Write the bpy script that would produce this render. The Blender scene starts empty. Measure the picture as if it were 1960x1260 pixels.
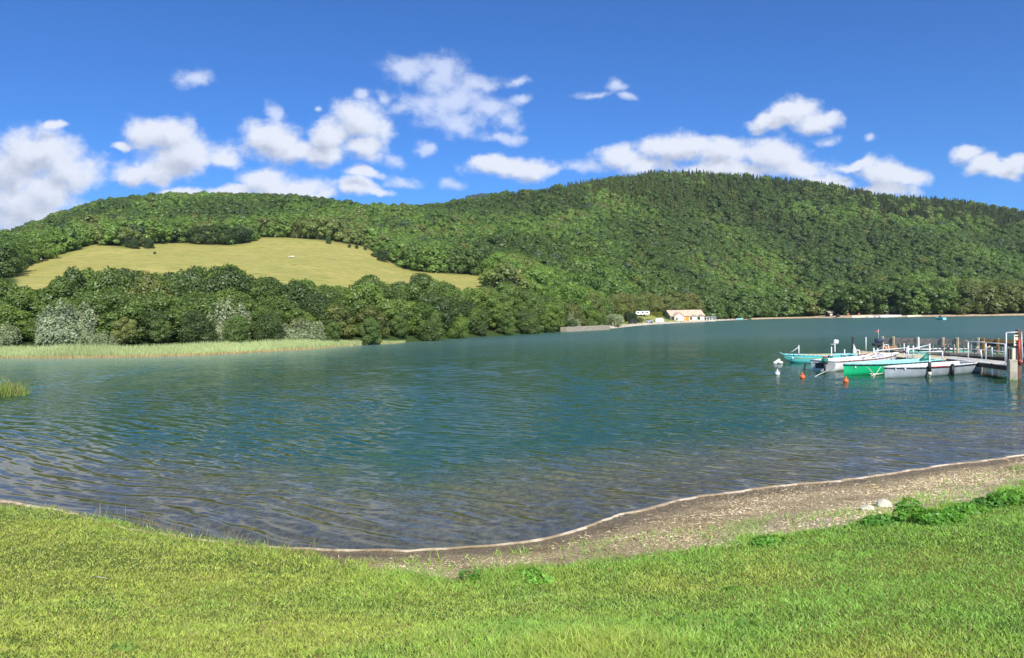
import bpy, bmesh, math, random
import numpy as np
from mathutils import Vector, Matrix
rng = np.random.default_rng(7)
random.seed(7)
sc = bpy.context.scene
COL = sc.collection
# ------------------------------------------------------------------ camera
F = 1400.0; H = 2.7                      # focal length in photo pixels (1960 wide), eye height above the water
PITCH = math.atan(22 / F); ROLL = math.radians(1.0)
_f = Vector((0, math.cos(PITCH), -math.sin(PITCH)))
_u0 = Vector((0, math.sin(PITCH), math.cos(PITCH)))
_r = math.cos(ROLL) * Vector((1, 0, 0)) - math.sin(ROLL) * _u0
_u = math.sin(ROLL) * Vector((1, 0, 0)) + math.cos(ROLL) * _u0
cam = bpy.data.cameras.new("camera")
co = bpy.data.objects.new("camera", cam); COL.objects.link(co)
co.matrix_world = Matrix(((_r.x, _u.x, -_f.x, 0), (_r.y, _u.y, -_f.y, 0), (_r.z, _u.z, -_f.z, H), (0, 0, 0, 1)))
cam.sensor_width = 36; cam.lens = 36 * F / 1960
cam.clip_start = 0.05; cam.clip_end = 20000
sc.camera = co
RR = np.array(_r); UU = np.array(_u); FF = np.array(_f)
def ray(px, py):
    v = (px - 980) * RR - (py - 630) * UU + F * FF
    return v
def P(px, py, z=0.0):                    # photo pixel -> world point on the level z
    v = ray(px, py); t = (z - H) / v[2]
    return Vector((v[0] * t, v[1] * t, z))
def PD(px, py, d):                       # photo pixel -> world point at depth d
    v = ray(px, py); t = d / v[1]
    return Vector((v[0] * t, d, H + v[2] * t))
def proj(p):
    v = np.asarray(p, float) - np.array([0, 0, H])
    zc = v @ FF
    return 980 + F * (v @ RR) / zc, 630 - F * (v @ UU) / zc
def yh(u): return 608 - 0.01745 * (u - 980)

# ------------------------------------------------------------------ sun, exposure
SUN = Vector((0.22, -0.78, 0.62)).normalized()
sl = bpy.data.lights.new("sun", "SUN"); sl.energy = 4.7; sl.angle = math.radians(0.5); sl.color = (1.0, 0.95, 0.86)
so = bpy.data.objects.new("sun", sl); COL.objects.link(so)
so.rotation_euler = SUN.to_track_quat('Z', 'Y').to_euler()
so.location = (0, -20, 60)
sc.view_settings.view_transform = 'Standard'; sc.view_settings.look = 'None'
sc.view_settings.exposure = 0.42; sc.view_settings.gamma = 1
sc.cycles.max_bounces = 6; sc.cycles.diffuse_bounces = 2; sc.cycles.glossy_bounces = 3
sc.cycles.transmission_bounces = 4; sc.cycles.transparent_max_bounces = 6
sc.cycles.caustics_reflective = False; sc.cycles.caustics_refractive = False
sc.cycles.use_denoising = True

# ------------------------------------------------------------------ world: Nishita sky with cumulus
class NT:
    def __init__(s, tree): s.t = tree
    def n(s, typ, **k):
        nd = s.t.nodes.new(typ)
        for a, b in k.items(): setattr(nd, a, b)
        return nd
    def put(s, sock, v):
        if v is None: return
        if isinstance(v, bpy.types.NodeSocket): s.t.links.new(v, sock)
        else: sock.default_value = v
    def math(s, op, a, b=None, c=None, clamp=False):
        nd = s.n('ShaderNodeMath', operation=op, use_clamp=clamp)
        for i, v in enumerate((a, b, c)): s.put(nd.inputs[i], v)
        return nd.outputs[0]
    def vm(s, op, a, b=None, c=None, out=0):
        nd = s.n('ShaderNodeVectorMath', operation=op)
        for i, v in enumerate((a, b, c)): s.put(nd.inputs[i], v)
        return nd.outputs[out]
    def noise(s, vec, scale, detail=2, rough=0.5, col=False, dist=0.0):
        nd = s.n('ShaderNodeTexNoise'); s.put(nd.inputs['Vector'], vec)
        nd.inputs['Scale'].default_value = scale; nd.inputs['Detail'].default_value = detail
        nd.inputs['Roughness'].default_value = rough; nd.inputs['Distortion'].default_value = dist
        return nd.outputs['Color' if col else 'Fac']
    def mixc(s, f, a, b, typ='MIX'):
        nd = s.n('ShaderNodeMix', data_type='RGBA', blend_type=typ)
        s.put(nd.inputs[0], f); s.put(nd.inputs[6], a); s.put(nd.inputs[7], b)
        return nd.outputs[2]
    def ramp(s, v, lo, hi, a=0.0, b=1.0, smooth=True):
        nd = s.n('ShaderNodeMapRange'); nd.interpolation_type = 'SMOOTHSTEP' if smooth else 'LINEAR'
        s.put(nd.inputs[0], v); nd.inputs[1].default_value = lo; nd.inputs[2].default_value = hi
        nd.inputs[3].default_value = a; nd.inputs[4].default_value = b
        return nd.outputs[0]

world = bpy.data.worlds.new("World"); sc.world = world; world.use_nodes = True
wt = world.node_tree
for nd in list(wt.nodes): wt.nodes.remove(nd)
W = NT(wt)
CLOUDS = [  # cx, cy, rx, ry (photo pixels) : compact cumulus
 (75,300,85,55),(20,330,60,60),(130,340,65,45),(40,400,90,60),(90,380,80,60),(-60,360,70,70),
 (115,240,28,12),
 (280,262,50,38),(322,258,40,38),(350,300,90,38),(430,305,50,24),(300,330,80,28),(240,335,35,20),(228,290,20,9),
 (520,265,55,38),(560,290,60,30),(640,262,55,40),(690,240,52,50),(700,290,40,26),(620,300,60,24),
 (515,356,55,28),(575,365,60,20),(450,372,50,14),(600,376,50,14),
 (350,372,60,12),
 (975,318,80,24),(930,310,40,15),(1020,325,38,17),
 (1520,215,52,30),(1570,238,45,22),(1480,235,45,16),(1500,212,25,24),
 (1200,305,66,24),(1240,320,60,20),(1300,285,90,26),(1390,290,90,30),(1480,295,80,34),(1530,320,70,26),(1590,345,60,20),(1400,325,120,20),
 (1705,330,66,26),(1740,330,40,22),(1690,362,60,16),(1660,315,40,9),
 (1850,290,38,18),(1890,315,45,24),(1930,335,50,20),(1960,320,30,18),
 (680,362,55,18),(700,335,45,12),(720,370,40,10)]
WISPS = [ (790,135,48,24),(850,150,48,48),(860,200,70,40),(800,195,50,20),(880,240,55,24),(930,210,50,28),(970,230,35,26),(905,160,40,22),
 (965,262,45,12),(1000,190,26,10),(980,155,28,12),
 (360,150,38,17),(1180,170,26,14),(1140,187,36,8),(1205,188,20,9),(810,278,18,16),(720,205,34,30),(745,180,20,16),
 (860,352,28,14),(770,350,30,12),(1130,310,56,14),(700,180,18,12),(1580,272,30,10),(750,310,22,12),(1660,270,12,8),(518,210,16,20),(605,215,12,8)]
def cg(name, blobs, amp, seed):
    g = bpy.data.node_groups.new(name, 'ShaderNodeTree')
    g.interface.new_socket('P', in_out='INPUT', socket_type='NodeSocketVector')
    g.interface.new_socket('D', in_out='OUTPUT', socket_type='NodeSocketFloat')
    G = NT(g); gi = G.n('NodeGroupInput'); go = G.n('NodeGroupOutput')
    p = gi.outputs[0]
    wob = G.vm('SUBTRACT', G.noise(G.vm('ADD', p, (seed, seed, seed)), 11, 4, 0.55, col=True), (0.5, 0.5, 0.5))
    p2 = G.vm('MULTIPLY_ADD', wob, (0.075, 0.05, 0.0), p)
    best = None
    for cx, cy, rx, ry in blobs:
        v = ray(cx, cy); a = v[0] / v[1]; e = v[2] / v[1]
        ix = F / (rx * 1.36); iy = F / (ry * 1.36)
        l = G.vm('LENGTH', G.vm('MULTIPLY_ADD', p2, (ix, iy, 0), (-a * ix, -e * iy, 0)), out=1)
        if best is None: best = l
        else: 
            nd = G.n('ShaderNodeMath', operation='SMOOTH_MIN'); G.put(nd.inputs[0], best); G.put(nd.inputs[1], l); nd.inputs[2].default_value = 0.25
            best = nd.outputs[0]
    f1 = G.noise(G.vm('MULTIPLY', p, (1, 1.25, 1)), 26, 7, 0.62)
    f = G.math('SUBTRACT', 1.0, best)
    f = G.math('MULTIPLY_ADD', G.math('SUBTRACT', f1, 0.5), amp, f)
    G.put(go.inputs[0], f)
    return g
tc = W.n('ShaderNodeTexCoord'); sep = W.n('ShaderNodeSeparateXYZ'); wt.links.new(tc.outputs['Generated'], sep.inputs[0])
yy = W.math('MAXIMUM', sep.outputs[1], 0.02)
comb = W.n('ShaderNodeCombineXYZ')
W.put(comb.inputs[0], W.math('DIVIDE', sep.outputs[0], yy)); W.put(comb.inputs[1], W.math('DIVIDE', sep.outputs[2], yy))
Pw = comb.outputs[0]
def usegroup(g, p):
    nd = W.n('ShaderNodeGroup'); nd.node_tree = g; W.put(nd.inputs[0], p); return nd.outputs[0]
g1 = cg('cumulus', CLOUDS, 1.15, 3.1); g2 = cg('wisp', WISPS, 1.7, 9.4)
c1 = usegroup(g1, Pw); c1s = usegroup(g1, W.vm('ADD', Pw, (0.010, 0.016, 0)))
c2 = usegroup(g2, Pw)
a1 = W.ramp(c1, 0.08, 0.66, 0, 0.95); a2 = W.ramp(c2, 0.02, 0.95, 0, 0.68)
front = W.ramp(sep.outputs[1], 0.03, 0.12)
shade = W.ramp(W.math('SUBTRACT', c1s, W.math('MULTIPLY', c1, 0.45)), 0.05, 0.75)
det = W.noise(Pw, 15, 5, 0.6)
shade = W.math('MULTIPLY', shade, W.ramp(det, 0.3, 0.62, 0.55, 1.0))
ccol = W.mixc(shade, (0.86, 0.90, 1.0, 1), (0.50, 0.55, 0.67, 1))
sky = W.n('ShaderNodeTexSky', sky_type='NISHITA'); sky.sun_disc = False
sky.sun_elevation = math.asin(SUN.z); sky.sun_rotation = math.atan2(SUN.x, SUN.y)
sky.altitude = 900; sky.air_density = 1.0; sky.dust_density = 0.15; sky.ozone_density = 2.2
SKYK = 0.12
skyc = W.vm('MULTIPLY', sky.outputs[0], (0.215, 0.50, 0.90))
cl = W.vm('SCALE', ccol); cl.node.inputs[3].default_value = 0.77 / SKYK
al = W.math('MULTIPLY', W.math('MAXIMUM', a1, a2), front)
cs = W.mixc(W.math('MULTIPLY', a2, 0.5), cl, (0.66 / SKYK, 0.75 / SKYK, 0.95 / SKYK, 1))
veil = W.math('MULTIPLY', W.ramp(W.math('ABSOLUTE', comb.inputs[1].links[0].from_socket), 0.44, 0.62, 0, 0.88), W.ramp(W.noise(W.vm('MULTIPLY', Pw, (1, 1.4, 1)), 2.2, 5, .55), .25, .55))  # unseen cloud veil added above the view to grey the near water's reflections
fin = W.mixc(W.math('MULTIPLY', veil, front), skyc, (0.60 / SKYK, 0.66 / SKYK, 0.73 / SKYK, 1))
fin = W.mixc(al, fin, cs)
bg = W.n('ShaderNodeBackground'); bg.inputs[1].default_value = SKYK; W.put(bg.inputs[0], fin)
ow = W.n('ShaderNodeOutputWorld'); wt.links.new(bg.outputs[0], ow.inputs[0])
world.cycles.sampling_method = 'MANUAL'; world.cycles.sample_map_resolution = 1024

# ------------------------------------------------------------------ helpers
def mat(name, build=None, base=(0.5, 0.5, 0.5), rough=0.7, metal=0.0, var=0.0, vscale=8.0, spec=0.5):
    m = bpy.data.materials.new(name); m.use_nodes = True
    t = m.node_tree; T = NT(t); b = t.nodes['Principled BSDF']
    b.inputs['Base Color'].default_value = (*base, 1); b.inputs['Roughness'].default_value = rough
    b.inputs['Metallic'].default_value = metal; b.inputs['Specular IOR Level'].default_value = spec
    if var:
        c = T.n('ShaderNodeTexCoord').outputs['Object']
        f = T.noise(c, vscale, 5, 0.65)
        lo = tuple(x * (1 - var) for x in base); hi = tuple(min(1, x * (1 + var * .6)) for x in base)
        T.put(b.inputs['Base Color'], T.mixc(T.ramp(f, 0.3, 0.7), (*lo, 1), (*hi, 1)))
    if build: build(T, b)
    return m
def mesh_np(name, V, faces_n, idx, mats=(), attrs=None, smooth=False):
    """V (n,3), idx flat loop vertex indices, faces_n constant verts per face"""
    me = bpy.data.meshes.new(name)
    V = np.asarray(V, np.float32); idx = np.asarray(idx, np.int32).ravel()
    nf = len(idx) // faces_n
    me.vertices.add(len(V)); me.vertices.foreach_set('co', V.ravel())
    me.loops.add(len(idx)); me.loops.foreach_set('vertex_index', idx)
    me.polygons.add(nf)
    me.polygons.foreach_set('loop_start', np.arange(0, nf * faces_n, faces_n, dtype=np.int32))
    me.polygons.foreach_set('loop_total', np.full(nf, faces_n, np.int32))
    if smooth: me.polygons.foreach_set('use_smooth', np.ones(nf, bool))
    me.update(calc_edges=True)
    for m in mats: me.materials.append(m)
    for k, (dom, typ, arr) in (attrs or {}).items():
        a = me.attributes.new(k, typ, dom)
        a.data.foreach_set('color' if typ == 'FLOAT_COLOR' else 'vector' if typ == 'FLOAT_VECTOR' else 'value', np.asarray(arr, np.float32).ravel() if typ != 'INT' else np.asarray(arr, np.int32))
    return me
def grid_idx(nr, nc):
    i = np.arange((nr - 1) * nc).reshape(nr - 1, nc)[:, :-1]
    return np.stack([i, i + 1, i + nc + 1, i + nc], -1).ravel()
def link(name, me, parent=None, label=None, cat=None, group=None, kind=None):
    o = bpy.data.objects.new(name, me); COL.objects.link(o)
    if parent is not None: o.parent = parent
    return tag(o, label, cat, group, kind)
def tag(o, label=None, cat=None, group=None, kind=None):
    if label: o['label'] = label
    if cat: o['category'] = cat
    if group: o['group'] = group
    if kind: o['kind'] = kind
    return o
def empty(name, loc, label, cat, group=None, rz=0.0):
    o = bpy.data.objects.new(name, None); COL.objects.link(o); o.location = loc; o.rotation_euler = (0, 0, rz)
    o.empty_display_size = 0.2
    return tag(o, label, cat, group)
# value noise in numpy
def vnoise(x, y, s, seed=0):
    x = np.asarray(x) / s; y = np.asarray(y) / s
    xi = np.floor(x).astype(int); yi = np.floor(y).astype(int); fx = x - xi; fy = y - yi
    fx = fx * fx * (3 - 2 * fx); fy = fy * fy * (3 - 2 * fy)
    def h(a, b):
        n = (a * 374761393 + b * 668265263 + seed * 982451653) & 0x7fffffff
        n = ((n ^ (n >> 13)) * 1274126177) & 0x7fffffff
        return ((n ^ (n >> 16)) & 0xffff) / 65535.0
    return (h(xi, yi) * (1 - fx) + h(xi + 1, yi) * fx) * (1 - fy) + (h(xi, yi + 1) * (1 - fx) + h(xi + 1, yi + 1) * fx) * fy
def inpoly(px, py, poly):
    px = np.asarray(px); py = np.asarray(py); c = np.zeros(px.shape, bool); n = len(poly)
    for i in range(n):
        x1, y1 = poly[i]; x2, y2 = poly[(i + 1) % n]
        if y1 == y2: continue
        c ^= ((y1 > py) != (y2 > py)) & (px < (x2 - x1) * (py - y1) / (y2 - y1) + x1)
    return c
def segdist(x, y, pts):
    best = np.full(np.shape(x), 1e9)
    for (x1, y1), (x2, y2) in zip(pts[:-1], pts[1:]):
        dx, dy = x2 - x1, y2 - y1; t = np.clip(((x - x1) * dx + (y - y1) * dy) / (dx * dx + dy * dy + 1e-12), 0, 1)
        best = np.minimum(best, np.hypot(x - x1 - t * dx, y - y1 - t * dy))
    return best
def catmull(pts, n=6):
    out = []; p = [pts[0]] + list(pts) + [pts[-1]]
    for i in range(1, len(p) - 2):
        a, b, c, d = [np.array(q, float) for q in p[i - 1:i + 3]]
        for k in range(n):
            t = k / n
            out.append(0.5 * ((2 * b) + (-a + c) * t + (2 * a - 5 * b + 4 * c - d) * t * t + (-a + 3 * b - 3 * c + d) * t ** 3))
    out.append(np.array(pts[-1], float)); return np.array(out)

# ------------------------------------------------------------------ near shore ground
SH_PX = [(0,957),(90,972),(200,1000),(320,1026),(420,1040),(500,1049),(600,1055),(680,1058),(770,1058),(850,1055),(950,1045),(1030,1033),(1100,1018),(1150,1003),(1200,986),(1300,958),(1400,945),(1500,932),(1600,922),(1700,908),(1800,893),(1900,880),(1960,870)]
_sh = [tuple(P(x, y)[:2]) for x, y in SH_PX]
SHORE = catmull([(-90, 60), (-55, 38), (-30, 24), (-15, 15.2)] + _sh + [(14.0, 15.6), (24, 20), (60, 33), (160, 60)], 5)
SHORE = SHORE[np.argsort(SHORE[:, 0])]
def near_sd(x, y):
    x = np.asarray(x, float); y = np.asarray(y, float)
    ys = np.interp(x, SHORE[:, 0], SHORE[:, 1])
    d = segdist(x, y, [tuple(p) for p in SHORE[::2]] + [tuple(SHORE[-1])])
    return np.where(y < ys, d, -d)
def zprof(s): return np.interp(s, [-40, -14, -6, -2, 0, 0.9, 2.2, 4.5, 7, 10, 30], [-3.0, -1.5, -0.55, -0.16, 0, 0.09, 0.24, 0.72, 1.02, 1.16, 1.3])
def znear(x, y, s=None):
    if s is None: s = near_sd(x, y)
    z = zprof(s)
    b = np.clip(s / 3, 0, 1)
    return z + b * (0.05 * (vnoise(x, y, 2.2, 1) - .5) + 0.02 * (vnoise(x, y, 0.6, 2) - .5)) + 0.012 * (vnoise(x, y, 0.35, 3) - .5) * np.clip((s + 1) / 1.2, 0, 1)
def hit_near(px, py):                    # photo pixel -> point on the near ground
    v = ray(px, py); t = 0.002
    tt = np.linspace(2.5, 24, 900) / v[1]
    X = v[0] * tt; Y = v[1] * tt; Z = H + v[2] * tt
    g = znear(X, Y); k = np.argmax(Z < g)
    if not (Z < g).any(): k = -1
    return (X[k], Y[k], g[k])
GE_PX = [(-60,958),(0,968),(60,974),(110,970),(200,992),(300,1012),(400,1028),(500,1052),(600,1062),(690,1082),(760,1098),(830,1112),(880,1110),(930,1098),(1000,1088),(1100,1078),(1200,1070),(1280,1058),(1350,1046),(1400,1040),(1460,1030),(1520,1018),(1600,1008),(1640,996),(1700,985),(1800,975),(1850,965),(1900,950),(1960,925),(2060,900)]
_ge = [hit_near(x, y)[:2] for x, y in GE_PX]
GEDGE = np.array([(-80, 50), (-40, 26), (-14, 13.8)] + _ge + [(14, 11.5), (30, 18), (90, 36)])
GEDGE = GEDGE[np.argsort(GEDGE[:, 0])]
def grass_sd(x, y):
    x = np.asarray(x, float); y = np.asarray(y, float)
    ys = np.interp(x, GEDGE[:, 0], GEDGE[:, 1])
    return np.where(y < ys, 1, -1) * segdist(x, y, [tuple(p) for p in GEDGE])
xs = np.concatenate([np.linspace(-90, -16, 30, endpoint=False), np.linspace(-16, 18, 380, endpoint=False), np.linspace(18, 110, 30)])
ysg = np.concatenate([np.linspace(-14, 2, 12, endpoint=False), np.linspace(2, 19, 210, endpoint=False), np.linspace(19, 70, 26)])
gx, gy = np.meshgrid(xs, ysg)
s_ = near_sd(gx, gy); gz = znear(gx, gy, s_); gs_ = grass_sd(gx, gy)
def m_ground(T, b):
    pos = T.n('ShaderNodeNewGeometry').outputs['Position']
    at = T.n('ShaderNodeAttribute', attribute_name='grass').outputs['Fac']
    wet = T.n('ShaderNodeAttribute', attribute_name='shore').outputs['Fac']
    n1 = T.noise(pos, 3.0, 6, 0.7); n2 = T.noise(pos, 38, 4, 0.7); n3 = T.noise(pos, 0.55, 3, 0.5)
    gm = T.ramp(T.math('ADD', at, T.math('MULTIPLY', T.math('SUBTRACT', n1, 0.5), 0.7)), -0.08, 0.12)
    vo = T.n('ShaderNodeTexVoronoi'); T.put(vo.inputs['Vector'], pos); vo.inputs['Scale'].default_value = 34
    vs = T.n('ShaderNodeSeparateXYZ'); T.put(vs.inputs[0], vo.outputs['Color'])
    gravel = T.mixc(vs.outputs[0], (0.15, 0.115, 0.06, 1), (0.56, 0.445, 0.27, 1))
    gravel = T.mixc(T.ramp(n2, 0.35, 0.7), gravel, (0.40, 0.305, 0.17, 1))
    mud = T.noise(T.vm('MULTIPLY', pos, (.8, 1.6, 1)), 1.3, 4, .6)
    gravel = T.mixc(T.ramp(mud, .50, .68, 0, .65), gravel, (0.12, 0.085, 0.045, 1))
    damp = T.math('ADD', wet, T.math('MULTIPLY', T.math('SUBTRACT', n1, 0.5), 1.1))
    gravel = T.mixc(T.ramp(damp, 0.75, 0.15, 0.0, 0.7), gravel, (0.085, 0.058, 0.032, 1))
    dry = T.ramp(damp, 1.3, 2.2)
    gravel = T.mixc(T.math('MULTIPLY', dry, 0.6), gravel, (0.42, 0.35, 0.24, 1))
    lake = T.mixc(vs.outputs[1], (0.34, 0.27, 0.17, 1), (0.62, 0.52, 0.38, 1))
    gravel = T.mixc(T.ramp(wet, 0.0, -0.3), gravel, lake)
    soil = T.mixc(T.ramp(n2, 0.3, 0.7), (0.035, 0.055, 0.010, 1), (0.13, 0.19, 0.030, 1))
    soil = T.mixc(T.ramp(n3, 0.45, 0.62), soil, (0.17, 0.17, 0.035, 1))
    T.put(b.inputs['Base Color'], T.mixc(gm, gravel, soil))
    T.put(b.inputs['Roughness'], T.ramp(damp, 0.1, 0.9, 0.45, 0.95))
    bp = T.n('ShaderNodeBump'); bp.inputs['Strength'].default_value = 0.8; bp.inputs['Distance'].default_value = 0.02
    T.put(bp.inputs['Height'], T.math('ADD', vo.outputs['Distance'], n2)); T.put(b.inputs['Normal'], bp.outputs[0])
M_ground = mat('lawn_and_gravel', m_ground, spec=0.25)
me = mesh_np('ground', np.stack([gx, gy, gz], -1).reshape(-1, 3), 4, grid_idx(*gx.shape), [M_ground],
             {'grass': ('POINT', 'FLOAT', gs_.ravel()), 'shore': ('POINT', 'FLOAT', s_.ravel())}, True)
link('ground', me, kind='structure')

# ------------------------------------------------------------------ far shore and hills
SHF = [(-600,686),(0,684),(100,684),(250,682),(400,678),(500,673),(600,668),(700,660),(760,657),(820,652),(900,646),(960,643),(1030,638),(1090,634),(1180,628),(1250,621),(1330,617),(1390,613.5),(1480,610.5),(1560,609),(1640,608.5),(1760,606.8),(1830,605.8),(1960,604),(2500,595)]
_du = np.array([p[0] for p in SHF], float)
_dd = F * H / np.array([p[1] - yh(p[0]) for p in SHF])
def d0(u): return np.interp(u, _du, _dd)
NODES = [(-900, 112, 1.6, 150, 590, 300, 555, 480, 555), (-300, 112, 1.6, 150, 575, 300, 535, 500, 530), (0, 112, 1.6, 150, 556, 310, 512, 550, 492), (110, 112, 1.6, 150, 556, 315, 485, 570, 452), (200, 112, 1.8, 150, 556, 320, 468, 590, 423), (260, 112, 1.8, 150, 556, 322, 464, 600, 416), (380, 112, 1.8, 150, 556, 330, 463, 615, 419), (500, 114, 1.9, 155, 557, 340, 462, 630, 419), (620, 118, 2, 165, 560, 342, 465, 650, 423), (700, 122, 2, 175, 560, 345, 478, 670, 423), (770, 126, 2.1, 185, 562, 345, 500, 685, 414), (930, 150, 2.4, 215, 548, 320, 523, 710, 404), (1030, 172, 3, 235, 558, 370, 500, 735, 391), (1100, 190, 2, 262, 562, 400, 480, 750, 379), (1200, 240, 3.2, 300, 575, 440, 480, 780, 363), (1250, 245, 2.7, 320, 577, 460, 480, 790, 353), (1300, 285, 0.9, 340, 578, 480, 480, 800, 355), (1400, 360, 0.9, 410, 578, 540, 475, 815, 356), (1500, 420, 2, 450, 578, 560, 470, 830, 363), (1600, 370, 2, 430, 575, 560, 465, 830, 375), (1720, 345, 1.8, 425, 575, 560, 465, 830, 399), (1850, 340, 1.6, 420, 575, 560, 470, 830, 413), (1960, 335, 1.6, 420, 575, 560, 480, 830, 429), (2500, 330, 1.6, 420, 580, 560, 520, 830, 511), (3300, 330, 1.6, 420, 580, 560, 550, 830, 571)]
NN = np.array(NODES, float)
def far_nodes(u):
    u = np.asarray(u, float)
    g = lambda k: np.interp(u, NN[:, 0], NN[:, k])
    a = d0(u); db = np.maximum(g(1), a + 14); d1 = np.maximum(g(3), db + 15)
    z = lambda y, d: H + (yh(u) - y) * d / F
    D = [a - 60, a - 25, a - 4, a, a + 5, db, d1, g(5), g(7), g(7) + 120, g(7) + 600]
    z3 = z(g(8), g(7))
    Z = [-3 + 0 * u, -2.5 + 0 * u, -0.4 + 0 * u, 0 * u, np.where((u > 1160) & (u < 1430), 0.35, 0.7), g(2), z(g(4), d1), z(g(6), g(5)), z3, z3 - 6, z3 - 70]
    return np.array(D), np.array(Z)
def zfar(u, d):
    u = np.asarray(u, float); d = np.asarray(d, float)
    D, Z = far_nodes(u); out = np.full(d.shape, -3.0)
    # slopes (monotone cubic)
    S = (Z[1:] - Z[:-1]) / (D[1:] - D[:-1])
    M = np.zeros_like(Z); M[1:-1] = np.where(S[1:] * S[:-1] > 0, 2 * S[1:] * S[:-1] / (S[1:] + S[:-1] + 1e-9), 0); M[0] = S[0]; M[-1] = S[-1]
    for k in range(len(D) - 1):
        m = (d >= D[k]) & (d <= D[k + 1])
        h = D[k + 1] - D[k]; t = (d - D[k]) / h
        v = (2*t**3 - 3*t**2 + 1) * Z[k] + (t**3 - 2*t**2 + t) * h * M[k] + (-2*t**3 + 3*t**2) * Z[k + 1] + (t**3 - t**2) * h * M[k + 1]
        out = np.where(m, v, out)
    out = np.where(d > D[-1], Z[-1], out)
    x = (u - 980) / F * d
    amp = np.clip((d - d0(u)) / 120, 0, 1)
    return out + amp * (3.0 * (vnoise(x, d, 45, 5) - .5) + 1.2 * (vnoise(x, d, 14, 6) - .5)) + np.clip((d - d0(u)) / 300 - .3, 0, 1) * 11 * (vnoise(x, d, 95, 8) - .5)
MEADOW = [(20,522),(60,505),(130,484),(185,468),(250,474),(300,466),(370,466),(440,470),(490,462),(500,455),(560,455),(640,462),(700,472),(740,494),(760,508),(790,519),(850,524),(962,529),(962,548),(900,560),(700,575),(0,575),(40,540)]
us = np.concatenate([np.linspace(-900, -60, 40, endpoint=False), np.linspace(-60, 2020, 420, endpoint=False), np.linspace(2020, 3300, 50)])
tn = np.linspace(0, 1, 300)
uu, tt = np.meshgrid(us, tn)
D0 = d0(uu)
dd = np.where(tt < 0.12, 35 + (D0 - 12 - 35) * tt / 0.12, D0 - 12 + (1500 - D0) * np.clip((tt - 0.12) / 0.88, 0, 1) ** 1.9)
zz = zfar(uu, dd)
xx = (uu - 980) / F * dd
pyg = yh(uu) - (zz - H) * F / dd
mead = inpoly(uu, pyg, MEADOW) & (dd > 115) & (dd < 480)
CLEAR = [(1165,632),(1195,606),(1240,590),(1345,590),(1400,600),(1560,596),(1640,592),(1720,597),(1800,600),(1960,600),(1960,625),(1100,645)]
shore_strip = np.clip(1 - (dd - D0) / 6, 0, 1) * (dd > D0 - 1)
def sm(a, n):
    for _ in range(n):
        a = (a + np.roll(a, 1, 0) + np.roll(a, -1, 0) + np.roll(a, 1, 1) + np.roll(a, -1, 1)) / 5
    return a
meadf = sm(mead.astype(float), 2)
def clearf(u, d):   # grassy and bare terraces round the boathouse and the bathing beach
    a = d - d0(u)
    g = ((u > 1165) & (u < 1270) & (a < 42) | (u >= 1270) & (u < 1400) & (a < 30)) & (a > -1)
    b = (u > 1555) & (u < 1725) & (a < 16) & (a > -1) | (u >= 1400) & (u < 2600) & (a < 4.5) & (a > -1)
    return g, b
cg_, cb_ = clearf(uu, dd)
def m_hill(T, b):
    pos = T.n('ShaderNodeNewGeometry').outputs['Position']
    A = lambda n: T.n('ShaderNodeAttribute', attribute_name=n).outputs['Fac']
    n1 = T.noise(pos, 0.09, 6, 0.7); n2 = T.noise(T.vm('MULTIPLY', pos, (1, 1, 3)), 0.8, 5, 0.7)
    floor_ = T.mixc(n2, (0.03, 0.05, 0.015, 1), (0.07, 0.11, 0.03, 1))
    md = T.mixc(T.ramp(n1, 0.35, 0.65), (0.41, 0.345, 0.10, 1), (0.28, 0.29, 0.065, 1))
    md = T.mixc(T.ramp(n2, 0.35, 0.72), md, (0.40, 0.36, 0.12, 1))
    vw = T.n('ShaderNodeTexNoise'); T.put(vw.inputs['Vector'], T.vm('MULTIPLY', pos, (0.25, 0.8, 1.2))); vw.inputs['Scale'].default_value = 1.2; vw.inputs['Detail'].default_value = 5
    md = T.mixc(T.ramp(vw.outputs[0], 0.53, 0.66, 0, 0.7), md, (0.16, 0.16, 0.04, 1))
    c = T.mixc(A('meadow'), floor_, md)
    lawn = T.mixc(T.ramp(n2, 0.4, 0.6), (0.20, 0.25, 0.05, 1), (0.34, 0.33, 0.10, 1))
    c = T.mixc(A('lawn'), c, lawn)
    bare = T.mixc(T.ramp(n2, 0.35, 0.65), (0.42, 0.27, 0.14, 1), (0.60, 0.50, 0.36, 1))
    c = T.mixc(A('bare'), c, bare)
    tr_ = T.n('ShaderNodeTexWave'); tr_.wave_type = 'BANDS'; tr_.bands_direction = 'Y'; T.put(tr_.inputs['Vector'], T.vm('MULTIPLY', pos, (.12, 1, 1))); tr_.inputs['Scale'].default_value = .045; tr_.inputs['Distortion'].default_value = 3.0
    c = T.mixc(T.math('MULTIPLY', T.ramp(tr_.outputs['Fac'], .86, .97, 0, .30), A('meadow')), c, (.17, .20, .05, 1))
    T.put(b.inputs['Base Color'], c)
M_hill = mat('hillside', m_hill, rough=0.95, spec=0.1)
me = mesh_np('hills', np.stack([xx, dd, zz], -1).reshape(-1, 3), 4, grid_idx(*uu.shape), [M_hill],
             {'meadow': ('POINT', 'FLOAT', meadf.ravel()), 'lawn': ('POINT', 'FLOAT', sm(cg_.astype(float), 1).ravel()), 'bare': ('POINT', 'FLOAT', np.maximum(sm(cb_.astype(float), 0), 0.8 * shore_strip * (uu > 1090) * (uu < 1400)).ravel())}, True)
link('hills', me, kind='structure')
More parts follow.
